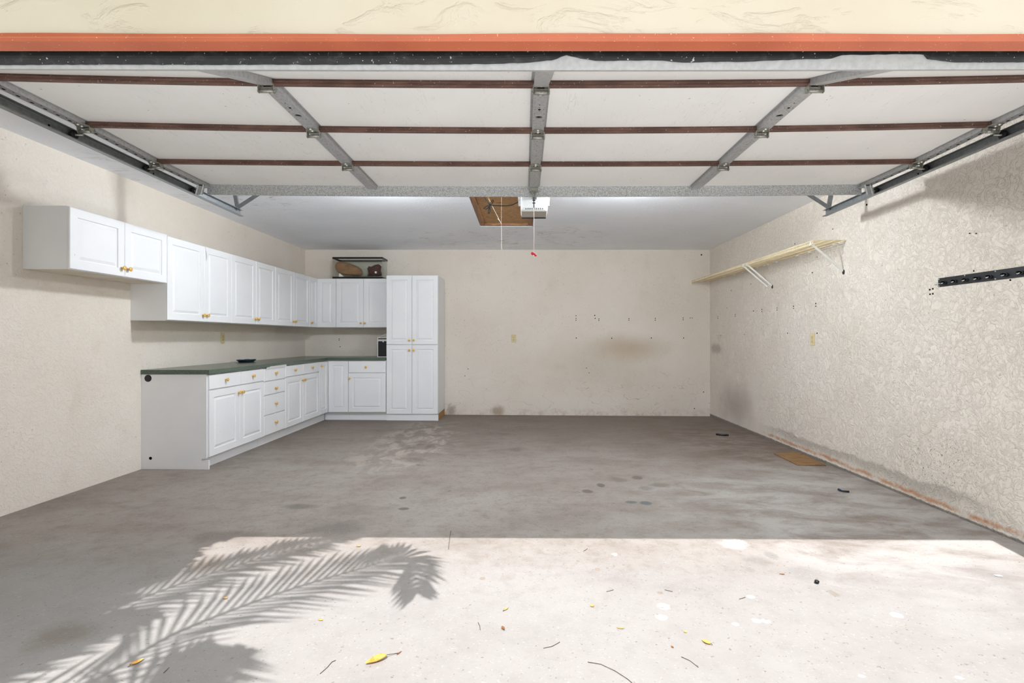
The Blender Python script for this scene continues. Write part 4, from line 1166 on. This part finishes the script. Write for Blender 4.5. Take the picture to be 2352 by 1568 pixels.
leaf('golden leaf in the palm shadow at the lower left', 315, 1522, 0.042, 0.020, R(-30), M['leaf_gold'], 0.5, 0.3, 0.2)
leaf('yellow folded leaf lower right of centre on the floor', 1622, 1476, 0.038, 0.022, R(40), M['leaf_gold'], 0.5, 0.3, 0.15)
leaf('round yellow leaf in the middle of the sunlit floor', 1360, 1392, 0.020, 0.018, R(10), M['leaf_gold'], 0.3, 0.3, 0)
leaf('slim tan leaf just left of the round yellow leaf', 1162, 1399, 0.032, 0.014, R(-35), M['leaf_tan'], 0.5, 0.2, 0.2)
leaf('small brown leaf below the slim tan leaf', 1155, 1443, 0.026, 0.014, R(15), M['leaf_brown'], 0.5, 0.3, 0.2)
leaf('pale yellow leaf right of the small brown leaf', 1425, 1443, 0.032, 0.010, R(80), M['leaf_tan'], 0.4, 0.2, 0)
leaf('small orange leaf right of centre above the folded leaf', 1574, 1451, 0.016, 0.012, R(0), M['leaf_gold'], 0.3, 0.2, 0)
leaf('small tan leaf on the lit floor beside the palm shadow', 736, 1424, 0.022, 0.012, R(80), M['leaf_gold'], 0.3, 0.2, 0)
leaf('tan leaf lying inside the palm shadow', 517, 1374, 0.026, 0.017, R(60), M['leaf_tan'], 0.4, 0.25, 0)
leaf('pale leaf near the shadow edge by the frond tip', 823, 1255, 0.028, 0.018, R(80), M['leaf_tan'], 0.4, 0.25, 0)
leaf('brown leaf right of the round grey stains', 1796, 1319, 0.026, 0.008, R(75), M['leaf_brown'], 0.5, 0.2, 0)
leaf('dark seed-like leaf beside the large curled leaf', 917, 1500, 0.026, 0.006, R(-30), M['leaf_brown'], 0.8, 0.1, 0)
leaf('small rust leaf below the orange leaf', 1544, 1486, 0.014, 0.008, R(20), M['leaf_brown'], 0.4, 0.3, 0)
leaf('pale round leaf near the right wall foot', 2293, 1323, 0.035, 0.022, R(70), M['paper'], 0.2, 0.15, 0)
tw = [('forked dark twig left of the large curled leaf', [(735, 1548), (752, 1533), (762, 1521), (771, 1517)]),
      ('short dark twig in the upper middle of the sunlit floor', [(1393, 1359), (1402, 1357), (1409, 1355)]),
      ('straight dark twig right of the short twig', [(1527, 1355), (1536, 1357), (1545, 1359)]),
      ('thin bent stalk on the sunlit floor left of centre', [(1248, 1489), (1268, 1485), (1286, 1475)]),
      ('long curved dry stalk at the bottom of the floor', [(1350, 1521), (1380, 1526), (1412, 1541), (1440, 1559), (1452, 1569)]),
      ('curved stalk left of the long dry stalk tip', [(1565, 1509), (1585, 1518), (1604, 1533)]),
      ('thin upright grass stalk crossing the shadow edge', [(1036, 1218), (1033, 1235), (1030, 1262)]),
      ('dark twig in the palm shadow at the front', [(376, 1546), (384, 1538), (388, 1534)]),
      ('small twig right of the pale leaf', [(1698, 1376), (1706, 1374), (1712, 1372)]),
      ('fine fibre left of the small brown leaf', [(1098, 1430), (1102, 1438), (1103, 1447)]),
      ('brown fleck twig above the round yellow leaf', [(1340, 1266), (1346, 1263), (1349, 1260)])]
for lb, pts in tw:
    stick(lb, pts, 0.0011, M['twig'], 'twig', 'twig')['group'] = 'twigs on the floor'

# ------------------------------------------------------------------ palm outside, whose fronds throw the shadow
def sunpt(px, py, h):
    p = fpt(px, py); return p + SUNV * (h / SUNV.z)
def frond(ctrl, palm, nl=46, ll=0.62, wl=0.026, droop=0.25, sides=(1, -1), seed=1, lean=0.45):
    rnd = random.Random(seed)
    ctrl = [Vector(c_) for c_ in ctrl]
    def cr(t):
        n = len(ctrl) - 1; k = min(int(t * n), n - 1); f = t * n - k
        p0, p1, p2, p3 = ctrl[max(k - 1, 0)], ctrl[k], ctrl[k + 1], ctrl[min(k + 2, n)]
        return 0.5 * ((2 * p1) + (p2 - p0) * f + (2 * p0 - 5 * p1 + 4 * p2 - p3) * f * f + (3 * p1 - p0 - 3 * p2 + p3) * f ** 3)
    pts = [cr(k / 24) for k in range(25)]
    mb = MB(); mb.tube(pts, [0.016 * (1 - 0.85 * k / 24) for k in range(25)], 6)
    for k in range(nl):
        t = 0.12 + 0.87 * k / (nl - 1); p = cr(t); d = (cr(min(1, t + 0.02)) - cr(max(0, t - 0.02))).normalized()
        side = d.cross(Vector((0, 0, 1))).normalized()
        for sg in sides:
            l = ll * (0.55 + 0.45 * math.sin(math.pi * min(1, t * 1.1))) * (1.0 if t < 0.85 else (1 - (t - 0.85) * 3.5)) * rnd.uniform(0.85, 1.1)
            v = (side * sg + d * (lean + 0.5 * t) + Vector((0, 0, 0.12 + rnd.uniform(-0.12, 0.12)))).normalized()
            q = [p, p + v * l * 0.5, p + v * l + Vector((0, 0, -droop * l))]
            wv = d.cross(v).cross(v).normalized()
            rg = []
            for a, ww in zip(q, (0.5 * (0.7 + 0.8 * t), 0.7 + 0.8 * t, 0.05)):
                rg.append([a - wv * wl * ww / 2, a + wv * wl * ww / 2, a + Vector((0, 0, 0.0015))])
            mb.loft(rg, 0, False)
    return part('frond', mb, M['palm_leaf'], palm, recalc=False)
CR = Vector((-2.55, -0.55, 2.85))
palm = thing('palm_tree', 'slender palm beside the driveway, throwing the frond shadow on the floor', 'palm tree', (CR.x - 0.15, CR.y - 0.2, -0.16))
mb = MB(); mb.tube([(CR.x - 0.15, CR.y - 0.2, -0.2), (CR.x - 0.12, CR.y - 0.18, 1.2), (CR.x - 0.05, CR.y - 0.08, 2.2), CR], [0.13, 0.105, 0.095, 0.085], 14)
part('trunk', mb, M['palm_trunk'], palm)
frond([CR, sunpt(120, 1600, 2.75), sunpt(400, 1455, 2.7), sunpt(640, 1362, 2.65), sunpt(830, 1305, 2.6), sunpt(935, 1280, 2.5), sunpt(958, 1360, 2.25)], palm, 48, 0.46, 0.026, 0.25, (1, -1), 1, 0.9)
frond([CR, sunpt(-150, 1560, 2.85), sunpt(150, 1440, 2.9), sunpt(430, 1335, 2.9), sunpt(640, 1270, 2.85), sunpt(800, 1232, 2.75)], palm, 44, 0.40, 0.030, 0.25, (1, -1), 2, 0.8)
frond([CR, sunpt(50, 1750, 2.7), sunpt(300, 1600, 2.6), sunpt(470, 1530, 2.5), sunpt(560, 1490, 2.3)], palm, 34, 0.40, 0.034, 0.25, (1, -1), 3, 0.8)
frond([CR, sunpt(-300, 1480, 2.9), sunpt(0, 1380, 3.0), sunpt(250, 1290, 3.0), sunpt(430, 1235, 2.9)], palm, 74, 0.58, 0.085, 0.25, (1, -1), 4, 0.6)
frond([CR, sunpt(-400, 1420, 2.95), sunpt(-150, 1320, 3.1), sunpt(100, 1260, 3.1), sunpt(380, 1222, 3.05), sunpt(540, 1212, 3.0)], palm, 80, 0.55, 0.090, 0.25, (1, -1), 5, 0.6)
frond([CR, sunpt(-200, 1540, 2.95), sunpt(60, 1425, 3.05), sunpt(260, 1330, 3.05), sunpt(430, 1270, 2.95)], palm, 64, 0.40, 0.070, 0.25, (1, -1), 6, 0.7)
frond([CR, sunpt(-200, 1620, 2.8), sunpt(0, 1530, 2.8), sunpt(180, 1455, 2.75), sunpt(340, 1410, 2.65)], palm, 36, 0.34, 0.034, 0.25, (1, -1), 7, 0.8)
for k, (a, l) in enumerate(((200, 2.0), (240, 2.1), (165, 1.9), (285, 2.0), (125, 1.9), (330, 1.8))):
    dx, dy = math.cos(R(a)), math.sin(R(a))
    frond([CR, CR + Vector((dx * l * 0.4, dy * l * 0.4, 0.45)), CR + Vector((dx * l * 0.8, dy * l * 0.8, 0.3)), CR + Vector((dx * l, dy * l, -0.35))], palm, 36, 0.55, 0.03, 0.3, (1, -1), 20 + k)
